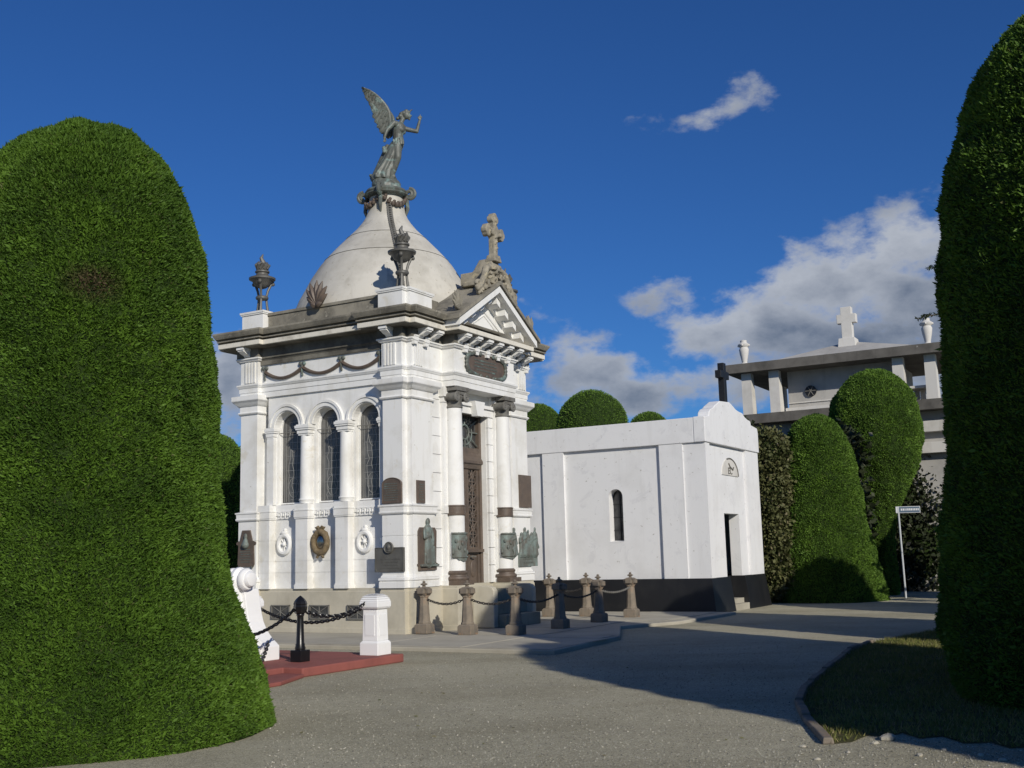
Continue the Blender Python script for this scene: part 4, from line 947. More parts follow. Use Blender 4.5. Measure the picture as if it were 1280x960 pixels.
for z in (2.2, 2.55, 2.9): w.box(.335, .358, wc-wh+.004, wc+wh-.004, z-.012, z+.012)
w.box(.332, .359, wc-.012, wc+.012, wz0, wz1+wh-.01); w.tube([(.345, *p) for p in arch_pts(wc, wh-.02, wz1, 14)], .014, 5); w.build('glazing_bars', 'black_iron', wo)
mb = MB(); mb.prism([(.065, wz0-.03), (.34, wz0-.03), (.34, wz0+.03), (.065, wz0-.005)], 1, wc-wh+.003, wc+wh-.003); mb.build('sill', 'white_wall', wo)
# half-round tablet with worn emblem
mb = MB(); pc = 2.05; pl = [(pc-.66, 3.62), (pc+.66, 3.62)]+[(pc+.66*math.cos(t), 3.62+.47*math.sin(t)) for t in np.linspace(0, math.pi, 20)][1:-1]
mb.prism(pl, 1, .045, .07); tb = mb.build('tablet', 'far_white', WB)
mb = MB(); mb.tube([(pc+.66*math.cos(t), .045, 3.62+.47*math.sin(t)) for t in np.linspace(0, math.pi*.62, 16)], .022, 6)
mb.tube([(pc-.12, .04, 3.95), (pc-.02, .04, 3.86), (pc+.10, .04, 3.82), (pc+.2, .04, 3.78), (pc+.26, .04, 3.86)], .022, 5); mb.tube([(pc-.02, .04, 3.88), (pc-.10, .04, 3.80)], .018, 5); mb.build('emblem', 'old_lead', tb)
def lettering(txt, size, mat, parent, M):
    cu = bpy.data.curves.new('t', 'FONT'); cu.body = txt; cu.size = size; cu.extrude = .006; cu.align_x = 'CENTER'
    o = bpy.data.objects.new('t', cu); COL.objects.link(o); dg = bpy.context.evaluated_depsgraph_get(); me = bpy.data.meshes.new_from_object(o.evaluated_get(dg)); bpy.data.objects.remove(o)
    me.materials.clear(); me.materials.append(MATS[mat]); me.transform(M); return put('lettering', me, parent)
lettering('EC', .26, 'old_lead', tb, Matrix.Translation((pc-.02, .038, 3.66)) @ Matrix.Rotation(math.pi/2, 4, 'X') @ Matrix.Scale(1.15, 4, (1, 0, 0)))
mb = MB(); mb.box(-.10, .10, -.09, .09, 0, 1.16); mb.box(-.34, .34, -.088, .088, .72, .93)
o = mb.build('black_cross', 'black_paint', None, loc=L(8.45+2.02, -3.33, 5.60), rz=ANG, bevel=.012); tag(o, 'plain black cross standing on the white chapel gable', 'cross')

# ------------------------------------------------------------------ stone posts with chains
def post_proto():
    e = empty('stone_post', (0, 0, 0))
    mb = MB(); mb.frust(0, 0, 0, .17, .15, .15, .15, .15); mb.frust(0, 0, .17, .20, .15, .15, .12, .12); mb.build('base', 'post_stone', e, bevel=.008)
    mb = MB(); n = 8
    def octo(r): return [(r*math.cos(math.pi/8+i*math.pi/4), r*math.sin(math.pi/8+i*math.pi/4)) for i in range(8)]
    prof = [(.135, .20), (.135, .23), (.120, .25), (.088, .72), (.10, .73), (.10, .76)]
    vs = [(x, y, z) for r, z in prof for x, y in octo(r)]; fs = [(j*8+i, j*8+(i+1) % 8, j*8+8+(i+1) % 8, j*8+8+i) for j in range(len(prof)-1) for i in range(8)]; mb.add(vs, fs); mb.build('shaft', 'post_stone', e)
    mb = MB(); mb.frust(0, 0, .75, .80, .085, .085, .11, .11); mb.box(-.15, .15, -.075, .075, .80, .90); mb.box(-.075, .075, -.15, -.0751, .80, .90); mb.box(-.075, .075, .0751, .15, .80, .90); mb.frust(0, 0, .901, .93, .11, .11, .07, .07); mb.build('cap', 'post_stone', e, bevel=.008)
    mb = MB(); mb.lathe([(.05, .93), (.03, .95), (.035, .965), (.07, .98), (.072, .995), (.04, 1.01), (.025, 1.02), (.035, 1.035), (.02, 1.055), (.003, 1.06)], n=14); mb.build('finial', 'post_stone', e, smooth=True)
    return e
SP = [(.20, -.24, 'stone chain post nearest the mausoleum corner and tall figure relief'), (.08, -1.36, 'stone chain post standing before the left-hand column and stair cheek'), (.22, -2.38, 'stone chain post in front of the entrance steps'),
      (2.02, -2.42, 'shadowed stone chain post right of the entrance steps'), (4.05, -2.35, 'half-shaded stone chain post overlapping another before the black base'), (5.80, -2.37, 'rightmost stone chain post in front of the black chapel base'), (6.10, -1.04, 'sunlit stone chain post partly hidden behind the half-shaded one'), (5.92, -.10, 'stone chain post at the far corner of the mausoleum front')]
pr = post_proto()
for i, (u, v, lb) in enumerate(SP):
    o = pr if i == 0 else copy_tree(pr)
    o.location = L(u, v, .079); o.rotation_euler.z = ANG; tag(o, lb, 'post', 'stone posts round the mausoleum entrance')
def chain(p0, p1, sag, ll, rw, mat, label, group=None, wid=.55):
    p0, p1 = Vector(p0), Vector(p1); n = max(6, int((p1-p0).length*1.03/(ll*.74))); mb = MB()
    def c(t): q = p0.lerp(p1, t); q.z -= sag*4*t*(1-t); return q
    for i in range(n):
        a, b = c(i/n), c((i+1)/n); t = (b-a).normalized(); mid = (a+b)/2; x = t.cross(Vector((0, 0, 1))).normalized(); y = t.cross(x)
        s_ = (x*.9+y*.44) if i % 2 else (y*.9-x*.44); pts = []
        for k in range(10):
            q = 2*math.pi*k/10; pts.append(mid+t*(ll*.5*math.cos(q))+s_*(ll*.5*wid*math.sin(q)))
        mb.tube(pts, rw, 5, closed=True)
    mid = (p0+p1)/2; mb.v = [tuple(Vector(v)-p0) for v in mb.v]
    o = mb.build('chain', mat, None, smooth=True, loc=p0); tag(o, label, 'chain', group); return o
def pz(i, z=.80): u, v, _ = SP[i]; return L(u, v, z)
GC = 'chains between the stone posts'
chain(pz(0), pz(1), .13, .075, .010, 'chain_iron', 'thin rusty chain from the corner post towards the left-hand column', GC)
chain(pz(1), pz(2), .13, .075, .010, 'chain_iron', 'thin rusty chain hanging in front of the bronze door foot', GC)
chain(pz(2), pz(3), .13, .075, .010, 'chain_iron', 'thin rusty chain crossing before the stair and plinth shadow', GC)
chain(pz(3), pz(4), .13, .075, .010, 'chain_iron', 'thin chain from the shadowed post to the half-shaded post', GC)
chain(pz(4), pz(5), .10, .075, .010, 'old_lead', 'pale chain between the half-shaded post and the rightmost post', GC)
chain(pz(6), pz(7), .12, .075, .010, 'chain_iron', 'thin chain linking the two rear posts by the chapel base', GC)
chain(pz(0, .45), L(.62, -.03, .16), .04, .06, .009, 'chain_iron', 'short loose chain end drooping to the plinth foot', GC)

# ------------------------------------------------------------------ red tomb platform at the left with white scroll tomb
pf = MB(); pf.prism([(-6.62, -2.86), (-4.32, -2.95), (-4.25, 1.6), (-9.2, 1.6), (-9.2, -2.5), (-6.62, -2.5)], 2, 0, .13); o = pf.build('tomb_platform', 'red_paint', None, loc=L(0, 0), rz=ANG, bevel=.02); tag(o, 'red painted concrete platform under the white scroll tomb', 'platform')
pf = MB(); pf.prism([(-6.63, -2.9), (-6.63, -2.51), (-9.2, -2.51), (-9.2, -3.3), (-7.5, -3.25)], 2, 0, .055); pf.build('lower_step', 'red_paint', o, bevel=.015)
def scroll_tomb():
    e = empty('scroll_tomb', L(-6.3, -.6, .131), ANG); tag(e, 'white scroll-topped tomb half hidden by the big clipped tree', 'tomb')
    # profile in (v,z): concave flank flaring to -v
    def prof(o):
        q = [(-1.0+o+a, b) for a, b in ((0, 0), (0, .21), (.05, .25), (.13, .31), (.20, .38), (.27, .47), (.325, .57), (.36, .68), (.385, .80), (.41, .94), (.44, 1.07))]
        q += [(1.2, 1.07), (1.2, 0)]; return q
    mb = MB()
    mb.prism(prof(.07), 0, .00, .10); mb.prism(prof(.02), 0, .10, .22); mb.prism(prof(.07), 0, .22, .30); mb.prism(prof(0), 0, .30, .62); 
    b = mb.build('body', 'fresh_white', e, bevel=.012)
    mb = MB(); c = (.30, 1.22); 
    mb.lathe([(.001, -.735), (.06, -.735), (.10, -.725), (.115, -.70), (.12, -.66), (.15, -.655), (.165, -.63), (.165, -.58), (.15, -.555), (.125, -.55), (.125, -.53), (.16, -.52), (.185, -.49), (.185, -.44), (.165, -.41), (.13, -.405), (.13, -.385), (.16, -.375), (.175, -.35), (.17, -.30), (.135, -.27), (.12, -.20), (.105, .9), (.02, .9)], n=26, cap=False)
    mb.v = [(c[0]+x, z, c[1]+y) for x, y, z in mb.v]; mb.build('scroll', 'fresh_white', e, smooth=True)
    mb = MB(); mb.box(.05, .57, -.50, 1.2, 1.04, 1.10); mb.build('shelf', 'fresh_white', e)
scroll_tomb()
def white_post(u, v, label):
    e = empty('white_post', L(u, v, .131), ANG); tag(e, label, 'post', 'white tomb posts')
    mb = MB(); mb.box(-.175, .175, -.175, .175, 0, .19); mb.frust(0, 0, .19, .22, .175, .175, .145, .145); mb.build('base', 'fresh_white', e, bevel=.01)
    mb = MB(); mb.frust(0, 0, .22, .70, .145, .145, .135, .135); sh = mb.build('shaft', 'fresh_white', e, bevel=.008)
    mb = MB(); mb.box(-.09, .09, -.15, -.143, .30, .62); mb.box(-.15, -.143, -.09, .09, .30, .62); mb.build('panel', 'fresh_white', sh)
    mb = MB(); mb.frust(0, 0, .70, .73, .15, .15, .18, .18); mb.box(-.18, .18, -.18, .18, .73, .82)
    for k in range(5):
        a, b = k/5*math.pi/2, (k+1)/5*math.pi/2; mb.frust(0, 0, .82+.12*math.sin(a), .82+.12*math.sin(b), .18*math.cos(a)*.6+.072, .18*math.cos(a)*.6+.072, .18*math.cos(b)*.6+.072*(1-b/1.6)+.001, .18*math.cos(b)*.6+.072*(1-b/1.6)+.001)
    mb.build('cap', 'fresh_white', e, bevel=.012)
white_post(-4.62, -2.62, 'white post with domed cap at the right end of the red platform')
white_post(-4.60, .05, 'white post with domed cap half hidden behind the scroll tomb')
e = empty('black_bollard', L(-5.86, -2.16, .131), ANG); tag(e, 'glossy black iron bollard with bud top on the red platform', 'bollard')
mb = MB(); mb.box(-.105, .105, -.105, .105, 0, .17); mb.build('base', 'black_iron', e, bevel=.01)
mb = MB(); mb.lathe([(.075, .17), (.082, .20), (.07, .23), (.072, .25), (.062, .27), (.05, .62), (.05, .66), (.062, .68), (.055, .70)], n=20); mb.build('shaft', 'black_iron', e, smooth=True)
mb = MB(); mb.lathe([(.05, .69), (.085, .71), (.10, .75), (.105, .80), (.095, .83), (.105, .84), (.09, .88), (.06, .92), (.025, .95), (.003, .965)], n=8); mb.build('bud', 'black_iron', e)
GB = 'black chains round the scroll tomb'
bp = L(-5.86, -2.16, .90); w1 = L(-4.62, -2.62, .95); w2 = L(-4.60, .05, .95)
chain(bp, w1+Vector((-.12, -.08, 0)), .16, .075, .013, 'black_iron', 'black chain from the iron bollard to the right-hand white post', GB)
chain(w2, w1+Vector((-.05, .1, 0)), .34, .075, .013, 'black_iron', 'black chain sagging between the two white posts', GB)
chain(L(-8.3, -2.3, .85), bp+Vector((-.08, 0, 0)), .30, .075, .013, 'black_iron', 'black chain from the clipped tree to the iron bollard', GB)
chain(L(-6.6, -2.05, .15), L(-5.95, -1.62, .42), .03, .085, .010, 'black_iron', 'loose black chain lying against the scroll tomb foot', GB)

# ------------------------------------------------------------------ clipped trees
def smooth_prof(pts, n=60):
    z = np.array([p[0] for p in pts], float); r = np.array([p[1] for p in pts], float)
    t = np.concatenate([[0], np.cumsum(np.hypot(np.diff(z), np.diff(r)))]); tt = np.linspace(0, t[-1], n)
    def cr(a):                                             # monotone-ish cubic through the points
        m = np.gradient(a, t); i = np.clip(np.searchsorted(t, tt, side='right')-1, 0, len(t)-2); h = t[i+1]-t[i]; s = (tt-t[i])/h
        return (2*s**3-3*s**2+1)*a[i]+(s**3-2*s**2+s)*h*m[i]+(-2*s**3+3*s**2)*a[i+1]+(s**3-s**2)*h*m[i+1]
    return cr(z), np.maximum(cr(r), 0.0)
def lump(th, z, ph):
    return .030*np.sin(3*th+1.3*z+ph)+.022*np.sin(7*th-2.1*z+2*ph)+.018*np.sin(5*z+2*th+ph)+.012*np.sin(13*th+6*z)+.010*np.sin(11*z-9*th)
def clipped_tree(label, x, y, prof, n, size, seed, mat='cypress', lean=(0, 0), sx=1., group='clipped cypress trees', dry=(), amp=1., name='clipped_cypress', wide=.20):
    e = empty(name, (x, y, 0)); tag(e, label, 'tree', group)
    rg = np.random.default_rng(seed); zz, rr = smooth_prof(prof); H = zz[-1]
    def surf(th, z, r):
        rad = r*sx+amp*lump(th, z, seed)*np.minimum(1, r/.6); return np.stack([rad*np.cos(th)+lean[0]*z, rad*np.sin(th)+lean[1]*z, z+amp*.02*np.sin(5*th+seed)], -1)
    # dark inner mass
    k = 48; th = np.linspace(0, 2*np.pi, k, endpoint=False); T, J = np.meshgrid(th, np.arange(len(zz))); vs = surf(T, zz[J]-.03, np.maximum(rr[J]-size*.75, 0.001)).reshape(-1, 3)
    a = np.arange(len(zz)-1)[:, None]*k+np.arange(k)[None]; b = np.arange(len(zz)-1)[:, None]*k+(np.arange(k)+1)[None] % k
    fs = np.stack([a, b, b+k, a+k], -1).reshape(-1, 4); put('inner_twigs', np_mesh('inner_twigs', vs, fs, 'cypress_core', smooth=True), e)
    # foliage sprays
    ds = np.hypot(np.diff(zz), np.diff(rr)); wt = ds*(rr[:-1]+rr[1:])/2; cum = np.cumsum(wt)/wt.sum()
    q = rg.random(n); i = np.searchsorted(cum, q); f = rg.random(n); z = zz[i]+(zz[i+1]-zz[i])*f; r = rr[i]+(rr[i+1]-rr[i])*f; th = rg.random(n)*2*np.pi
    toc = math.atan2(-y, -x); keep = (np.cos(th-toc) > -.22) | (rg.random(n) < .28); z, r, th, i = z[keep], r[keep], th[keep], i[keep]; n = len(z)
    gx, gz = th*r/size, z/size
    tuft = np.sin(gx*1.1+2*np.sin(gz*.43))*np.sin(gz*1.5+1.7*np.sin(gx*.37))*.5+.5*np.sin(gx*.41+gz*.23)*np.sin(gz*.52-gx*.19)
    p = surf(th, z, r-size*(.45*rg.random(n)+.42-.42*tuft))
    dz, dr = np.diff(zz)[i], np.diff(rr)[i]; ln = np.hypot(dz, dr)+1e-9
    nor = np.stack([dz/ln*np.cos(th), dz/ln*np.sin(th), -dr/ln], -1); tan = np.stack([-np.sin(th), np.cos(th), 0*th], -1); bit = np.cross(nor, tan)
    clump = np.sin(th*9+z*5)*np.sin(z*7-th*4)
    d = nor*(.55+.35*rg.random((n, 1)))+tan*rg.normal(0, .55, (n, 1))+bit*(rg.normal(0, .45, (n, 1)))+np.array([0, 0, .25]); d /= np.linalg.norm(d, axis=1, keepdims=True)
    s = np.cross(d, nor*.35+rg.normal(0, .6, (n, 3))); s /= np.linalg.norm(s, axis=1, keepdims=True)
    lg = size*(.55+.75*rg.random((n, 1)))*(1+.15*clump[:, None]); long_ = rg.random((n, 1)) < .03; lg = np.where(long_, lg*1.7, lg); w = lg*wide
    v0 = p-d*lg*.25; v1 = p+d*lg*.30+s*w; v2 = p+d*lg*.75; v3 = p+d*lg*.30-s*w
    V4 = np.stack([v0, v1, v2, v3], 1).reshape(-1, 3); F4 = np.arange(4*n).reshape(-1, 4)
    tint = np.clip(rg.random(n)*.7+.3*rg.random(n)+.10*clump, 0, 1); dr_ = np.zeros(n)
    for (t0, z0, rad_, k_) in dry:
        dd = np.hypot((np.angle(np.exp(1j*(th-t0))))*r/1.5, (z-z0)); dr_ = np.maximum(dr_, k_*np.clip(1.4-dd/rad_, 0, 1)*(rg.random(n) < .85))
    dr_ = np.maximum(dr_, (rg.random(n) < .015)*.6)
    put('foliage', np_mesh('foliage', V4, F4, mat, {'tint': np.repeat(tint, 4), 'dry': np.repeat(dr_, 4)}), e)
    mb = MB(); mb.tube([(0, 0, -.05), (lean[0]*.3, 0, H*.3), (lean[0]*H*.6, lean[1]*H*.6, H*.6)], [.16, .12, .05], 8); mb.build('trunk', 'bark', e)
    return e
# big tree at the left edge of the picture
LT = (-4.45, 11.25)
clipped_tree('huge sunlit clipped cypress filling the left edge beside the scroll tomb', *LT, [(0, 2.0), (.3, 1.95), (.85, 1.77), (1.64, 1.52), (2.45, 1.39), (3.44, 1.335), (4.29, 1.28), (4.98, 1.18), (5.47, 1.02), (5.87, .79), (6.12, .50), (6.22, .22), (6.25, 0)], 640000, .043, 3, wide=.15, amp=.9,
             dry=((math.atan2(-11.25, 4.45)+.06, 4.25, .17, 1.0),))
# dark tree at the right edge, and its neighbours off the frame whose shadows cross the ground
clipped_tree('huge dark clipped cypress in shade at the right edge of the picture', 6.90, 11.7, [(0, 2.28), (0.7, 2.34), (1.13, 2.32), (2.28, 2.23), (3.52, 2.15), (4.6, 2.06), (5.29, 2.0), (5.82, 1.9), (6.3, 1.78), (6.72, 1.62), (7.05, 1.43), (7.38, 1.16), (7.65, 0.86), (7.88, 0.52), (8.0, 0.25), (8.04, 0)], 300000, .058, 5, wide=.15)
GS = 'clipped cypress trees off the right edge'
for i, (x, y, h, r, lb) in enumerate(((7.85, 4.0, 8.0, 1.9, 'clipped cypress beyond the right edge that shades the dark one'), (10.35, 16.6, 6.6, 2.1, 'clipped cypress behind the dark right-hand tree, second in its row'), (13.7, 22.7, 6.3, 1.9, 'clipped cypress behind the dark right-hand tree, third in its row'), (17.2, 28.9, 7.0, 2.0, 'clipped cypress behind the dark right-hand tree, fourth in its row'))):
    clipped_tree(lb, x, y, [(0, r*.85), (.5, r*.92), (h*.3, r), (h*.55, r*.98), (h*.75, r*.82), (h*.9, r*.5), (h*.97, r*.25), (h, 0)], 16000, .20, 20+i, group=GS)
# topiary by the chapel's far side
clipped_tree('sunlit clipped cypress with rounded shadow on its foot right of the chapel', 9.45, 34.3, [(0, 1.85), (.9, 1.62), (1.3, 1.54), (2.16, 1.35), (3.7, 1.17), (4.4, 1.09), (4.94, .93), (5.3, .72), (5.53, .5), (5.66, .25), (5.7, 0)], 150000, .058, 31, 'cypress_far')
clipped_tree('taller clipped cypress with wide head and narrow foot before the columbarium', 11.85, 37.2, [(0, .78), (.6, .75), (1.65, .60), (2.7, .78), (3.76, 1.25), (4.56, 1.52), (5.37, 1.58), (6.0, 1.50), (6.47, 1.36), (6.8, 1.18), (7.2, .85), (7.45, .48), (7.53, 0)], 150000, .058, 32, 'cypress_far', lean=(.06, 0))
# domes of clipped trees seen over roofs
for i, (px_, py_, w_, Y, lb) in enumerate(((738, 488, 84, 52, 'round-topped clipped cypress rising above the chapel roof'), (672, 505, 56, 56, 'clipped cypress top just right of the mausoleum'), (811, 515, 52, 62, 'small clipped cypress top peeping over the chapel parapet'), (262, 541, 80, 34, 'dark clipped cypress between the big left tree and the mausoleum'))):
    d = ray(px_, py_); P_ = CAM+d*(Y/d[1]); r = w_/2/F*Y*1.04; h = P_[2]
    clipped_tree(lb, P_[0], P_[1], [(0, r*1.25), (h*.3, r*1.18), (h*.6, r*1.12), (h-r*.95, r*1.05), (h-r*.6, r*.93), (h-r*.3, r*.71), (h-r*.1, r*.42), (h-r*.02, r*.18), (h, 0)], 60000, .07, 41+i, 'cypress_far', group='clipped cypress trees in the background')

# ------------------------------------------------------------------ loose leafy hedges
def leaf_mass(name, label, cat, blobs, n, size, mat, seed, origin, group=None, twigs=True):
    e = empty(name, origin); tag(e, label, cat, group); rg = np.random.default_rng(seed)
    vol = np.array([b[3]*b[4]*b[5] for b in blobs]); pick = rg.choice(len(blobs), n, p=vol/vol.sum()); B = np.array(blobs)[pick]
    dirs = rg.normal(0, 1, (n, 3)); dirs /= np.linalg.norm(dirs, axis=1, keepdims=True)
    rad = (.62+.38*rg.random((n, 1))**.5)*(1+.10*rg.normal(0, 1, (n, 1))); p = B[:, :3]+dirs*B[:, 3:6]*rad; ok = p[:, 2] > .02; p = p[ok]; dirs = dirs[ok]; n = len(p)
    d = dirs+rg.normal(0, .8, (n, 3)); d /= np.linalg.norm(d, axis=1, keepdims=True); s = np.cross(d, rg.normal(0, 1, (n, 3))); s /= np.linalg.norm(s, axis=1, keepdims=True)
    lg = size*(.6+.8*rg.random((n, 1))); w = lg*.36
    V4 = np.stack([p-d*lg*.5, p+s*w, p+d*lg*.5, p-s*w], 1).reshape(-1, 3); F4 = np.arange(4*n).reshape(-1, 4)
    cl = .5+.5*np.sin(p[:, 0]*3+1)*np.sin(p[:, 2]*4+p[:, 1]*2)
    tint = np.clip(.6*rg.random(n)+.4*cl, 0, 1); dry = (rg.random(n) < .05)*.8
    put('foliage', np_mesh('foliage', V4, F4, mat, {'tint': np.repeat(tint, 4), 'dry': np.repeat(dry, 4)}), e)
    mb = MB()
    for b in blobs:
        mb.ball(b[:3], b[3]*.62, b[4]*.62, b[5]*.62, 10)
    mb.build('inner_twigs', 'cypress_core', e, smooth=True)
    mb = MB(); mb.tube([(0, 0, 0), (.05, 0, .8), (0, .05, 1.6)], [.1, .08, .04], 7); mb.build('trunk', 'bark', e)
    return e
c0 = Vector((7.75, 33.9, 0)); leaf_mass('leafy_shrub', 'tall loose olive-green shrub behind the chapel corner', 'shrub', [(0, 0, .9, .75, .8, 1.0), (.05, .1, 2.1, .75, .8, 1.1), (0, 0, 3.3, .72, .8, 1.1), (.1, .1, 4.35, .70, .75, .95), (-.6, .6, 4.55, .8, .7, .85), (.35, .5, 3.0, .6, .6, 1.6), (-1.3, 1.1, 4.75, .8, .7, .7)], 30000, .11, 'shrub_leaf', 51, c0)
c1 = Vector((14.6, 39.5, 0)); leaf_mass('leafy_hedge', 'dark ivy-like hedge behind the street sign', 'hedge', [(0, 0, 1.4, 1.5, 1.0, 1.7), (-.6, .4, 3.2, 1.4, 1.0, 1.6), (.5, .3, 3.0, 1.4, 1.0, 1.5), (1.8, .5, 2.2, 1.2, 1.0, 2.2), (.2, .5, 4.6, 1.5, .9, .9), (-1.9, .8, 1.5, 1.2, .9, 1.8)], 20000, .16, 'ivy_leaf', 52, c1)
c2 = L(19.6, -.6); leaf_mass('leafy_hedge', 'dark hedge filling the gap below the columbarium', 'hedge', [(0, 0, 1.6, 1.3, 2.6, 1.9), (0, 0, 4.2, 1.2, 2.6, 1.9), (1.2, -2.4, 2.5, 1.4, 1.4, 2.4), (2.0, -4, 2.5, 1.4, 1.4, 2.6), (2.0, -4, 4.6, 1.4, 1.4, 1.0)], 20000, .20, 'ivy_leaf', 53, c2)
# conifer whose branch tips peep out beside the dark tree
def spruce():
    x, y = 13.1, 30.0; e = empty('spruce_tree', (x, y, 0)); tag(e, 'dark spruce with two twigs poking out beside the dark right-hand tree', 'tree'); H = 10.4
    mb = MB(); mb.tube([(0, 0, 0), (0, 0, H)], [.18, .02], 8); mb.build('trunk', 'bark', e)
    rg = np.random.default_rng(9); vs = []; tb = MB()
    for k in range(70):
        z = 1.5+(H-1.8)*k/69; a = k*2.399; l = 1.25*(1-z/H*.85)
        if abs(z-8.0) < .07: a, l = math.pi, 1.85
        if abs(z-9.4) < .07: a, l = math.pi, 1.45
        dirv = np.array([math.cos(a), math.sin(a), 0]); pts = [dirv*l*t+np.array([0, 0, z+.05*l*t-.15*l*t*t]) for t in np.linspace(0, 1, 6)]
        tb.tube(pts, [.03, .025, .02, .016, .012, .006], 5)
        for q in range(150):
            t = rg.random()**.7; b = dirv*l*t+np.array([0, 0, z+.05*l*t-.15*l*t*t]); d = dirv*.6+rg.normal(0, .5, 3); d /= np.linalg.norm(d); s = np.cross(d, rg.normal(0, 1, 3)); s /= np.linalg.norm(s); g = .16*(1.1-.5*t)
            vs += [b, b+d*g*.5+s*.02, b+d*g, b+d*g*.5-s*.02]
    vs = np.array(vs); n = len(vs)//4; put('needles', np_mesh('needles', vs, np.arange(4*n).reshape(-1, 4), 'spruce', {'tint': np.repeat(rg.random(n), 4), 'dry': np.zeros(4*n)}), e); tb.build('branches', 'bark', e)
spruce()

# ------------------------------------------------------------------ columbarium in the background
CB = empty('columbarium', L(22, 0), ANG); tag(CB, 'grey-white columbarium with overhanging flat roof and square piers', 'building')
def cbx(name, mat, *a, parent=CB, bevel=0.): mb = MB(); mb.box(*a); return mb.build(name, mat, parent, bevel=bevel)
rf = cbx('roof_slab', 'slab_edge', -.35, 5.2, -8.2, .35, 8.28, 8.62)
mb = MB(); mb.frust(2.3, -3.98, 8.62, 9.25, 2.2, 3.0, .9, .4); mb.build('roof_hip', 'far_grey', rf)
for v in (-.35, -1.42, -5.95, -7.05):
    mb = MB(); mb.prism([(0, 6.66), (.55, 6.66), (.30, 8.279), (0, 8.279)], 1, v-.19, v+.19); mb.build('pier', 'far_white', CB)
for v in (-.35, -7.05):
    mb = MB(); mb.box(4.4, 4.8, v-.2, v+.2, 6.66, 8.279); mb.build('pier', 'far_white', CB)
cbx('upper_wall', 'far_grey', .70, 4.3, -5.7, -1.75, 6.70, 8.279)
cbx('wall_ledge', 'far_white', .45, .699, -5.7, -1.68, 6.66, 6.86)
cbx('wall_band', 'far_white', .655, .699, -5.7, -1.75, 7.04, 7.08)
mb = MB(); mb.prism([(-2.62+.21*math.cos(t), 7.46+.21*math.sin(t)) for t in np.linspace(0, 2*math.pi, 24, endpoint=False)], 0, .62, .698); ow = mb.build('round_window', 'black_paint', CB)
mb = MB()
for q in (0, 1, 2): a = q*math.pi/3; mb.tube([(.615, -2.62+.2*math.cos(a), 7.46+.2*math.sin(a)), (.615, -2.62-.2*math.cos(a), 7.46-.2*math.sin(a))], .018, 5)
mb.build('glazing_bars', 'old_lead', ow)
cbx('floor_slab', 'slab_edge', -.25, 5.0, -8.2, .2, 6.30, 6.659)
cbx('lower_wall', 'far_grey', .4, 4.6, -7.9, -.1, 0, 6.299)
for z in (5.55, 4.8): cbx('niche_shelf', 'far_white', .1, .399, -7.9, -5.2, z, z+.38)
for v in (-6.35, -6.6, -6.85): cbx('baluster', 'far_white', 1.1+(v+6.35), 1.25+(v+6.35), v-.09, v+.09, 6.661, 7.15)
cbx('handrail', 'far_white', .3, 1.3, -6.98, -6.25, 7.151, 7.24)
def far_urn(v, label):
    mb = MB(); mb.lathe([(.16, 0), (.16, .06), (.10, .10), (.12, .22), (.17, .45), (.19, .62), (.15, .70), (.21, .76), (.22, .82), (.16, .86), (.12, .90), (.13, .97), (.06, 1.0)], n=18)
    for k in range(4): mb.ball((.2*math.cos(k*1.57), .2*math.sin(k*1.57), .78), .05, n=6)
    o = mb.build('stone_urn', 'far_white', None, smooth=True, loc=L(22.15, v, 8.62), rz=ANG); tag(o, label, 'urn', 'stone urns on the columbarium roof')
far_urn(-.28, 'pale stone urn on the left end of the columbarium roof'); far_urn(-7.02, 'pale stone urn on the columbarium roof next to the dark tree')
mb = MB(); mb.frust(0, 0, 0, .40, .34, .34, .30, .30); mb.box(-.15, .15, -.20, .20, .40, 1.62); mb.box(-.149, .149, -.36, .36, 1.0, 1.34)
o = mb.build('white_cross', 'far_white', None, loc=L(23.4, -3.98, 9.02), rz=ANG, bevel=.015); tag(o, 'thick white cross on the columbarium roof', 'cross')

# ------------------------------------------------------------------ street sign
sg = ground(1132.5, 747.5); e = empty('street_sign', sg); tag(e, 'small blue-white street sign on a thin leaning pole', 'sign')
mb = MB(); mb.tube([(0, 0, 0), (-.03, 0, 2.78)], .032, 8); mb.build('pole', 'sign_metal', e)
mb = MB(); mb.box(-.11, .65, -.02, .02, 2.60, 2.80); bl = mb.build('board', 'sign_metal', e)
mb = MB(); mb.box(-.01, .63, -.026, -.0205, 2.615, 2.785); mb.build('panel', 'sign_blue', bl)
mb = MB(); rr = random.Random(2); x = .04
while x < .57: w = rr.uniform(.02, .05); mb.box(x, x+w, -.031, -.0265, 2.67, 2.735); x += w+.015
tag(mb.build('lettering', 'sign_metal', bl), None, kind='stuff')

# ------------------------------------------------------------------ turf island on the right with kerb stones, grass, pebbles
kp = [(1036, 931), (1008, 900), (999, 880), (1006, 862), (1022, 848), (1040, 832), (1062, 815), (1090, 803)]
edge = [ground(x, y)[:2] for x, y in kp]
back = [tuple(L(4, -9.6)[:2]), tuple(L(16, -9.4)[:2]), tuple(L(16, -16)[:2]), tuple(L(-6.5, -16)[:2]), tuple(ground(1262, 936)[:2]), tuple(ground(1240, 929)[:2]), tuple(ground(1205, 930)[:2]), tuple(ground(1178, 921)[:2]), tuple(ground(1150, 924)[:2]), tuple(ground(1128, 917)[:2]), tuple(ground(1108, 922)[:2]), tuple(ground(1085, 920)[:2]), tuple(ground(1066, 928)[:2])]
poly = [tuple(q) for q in edge]+back
mb = MB(); mb.add([(x, y, .006) for x, y in poly], [tuple(range(len(poly)))[::-1]]); tf = mb.build('turf', 'turf_soil'); tag(tf, 'patchy grass island under the dark right-hand tree', kind='structure')
mb = MB()
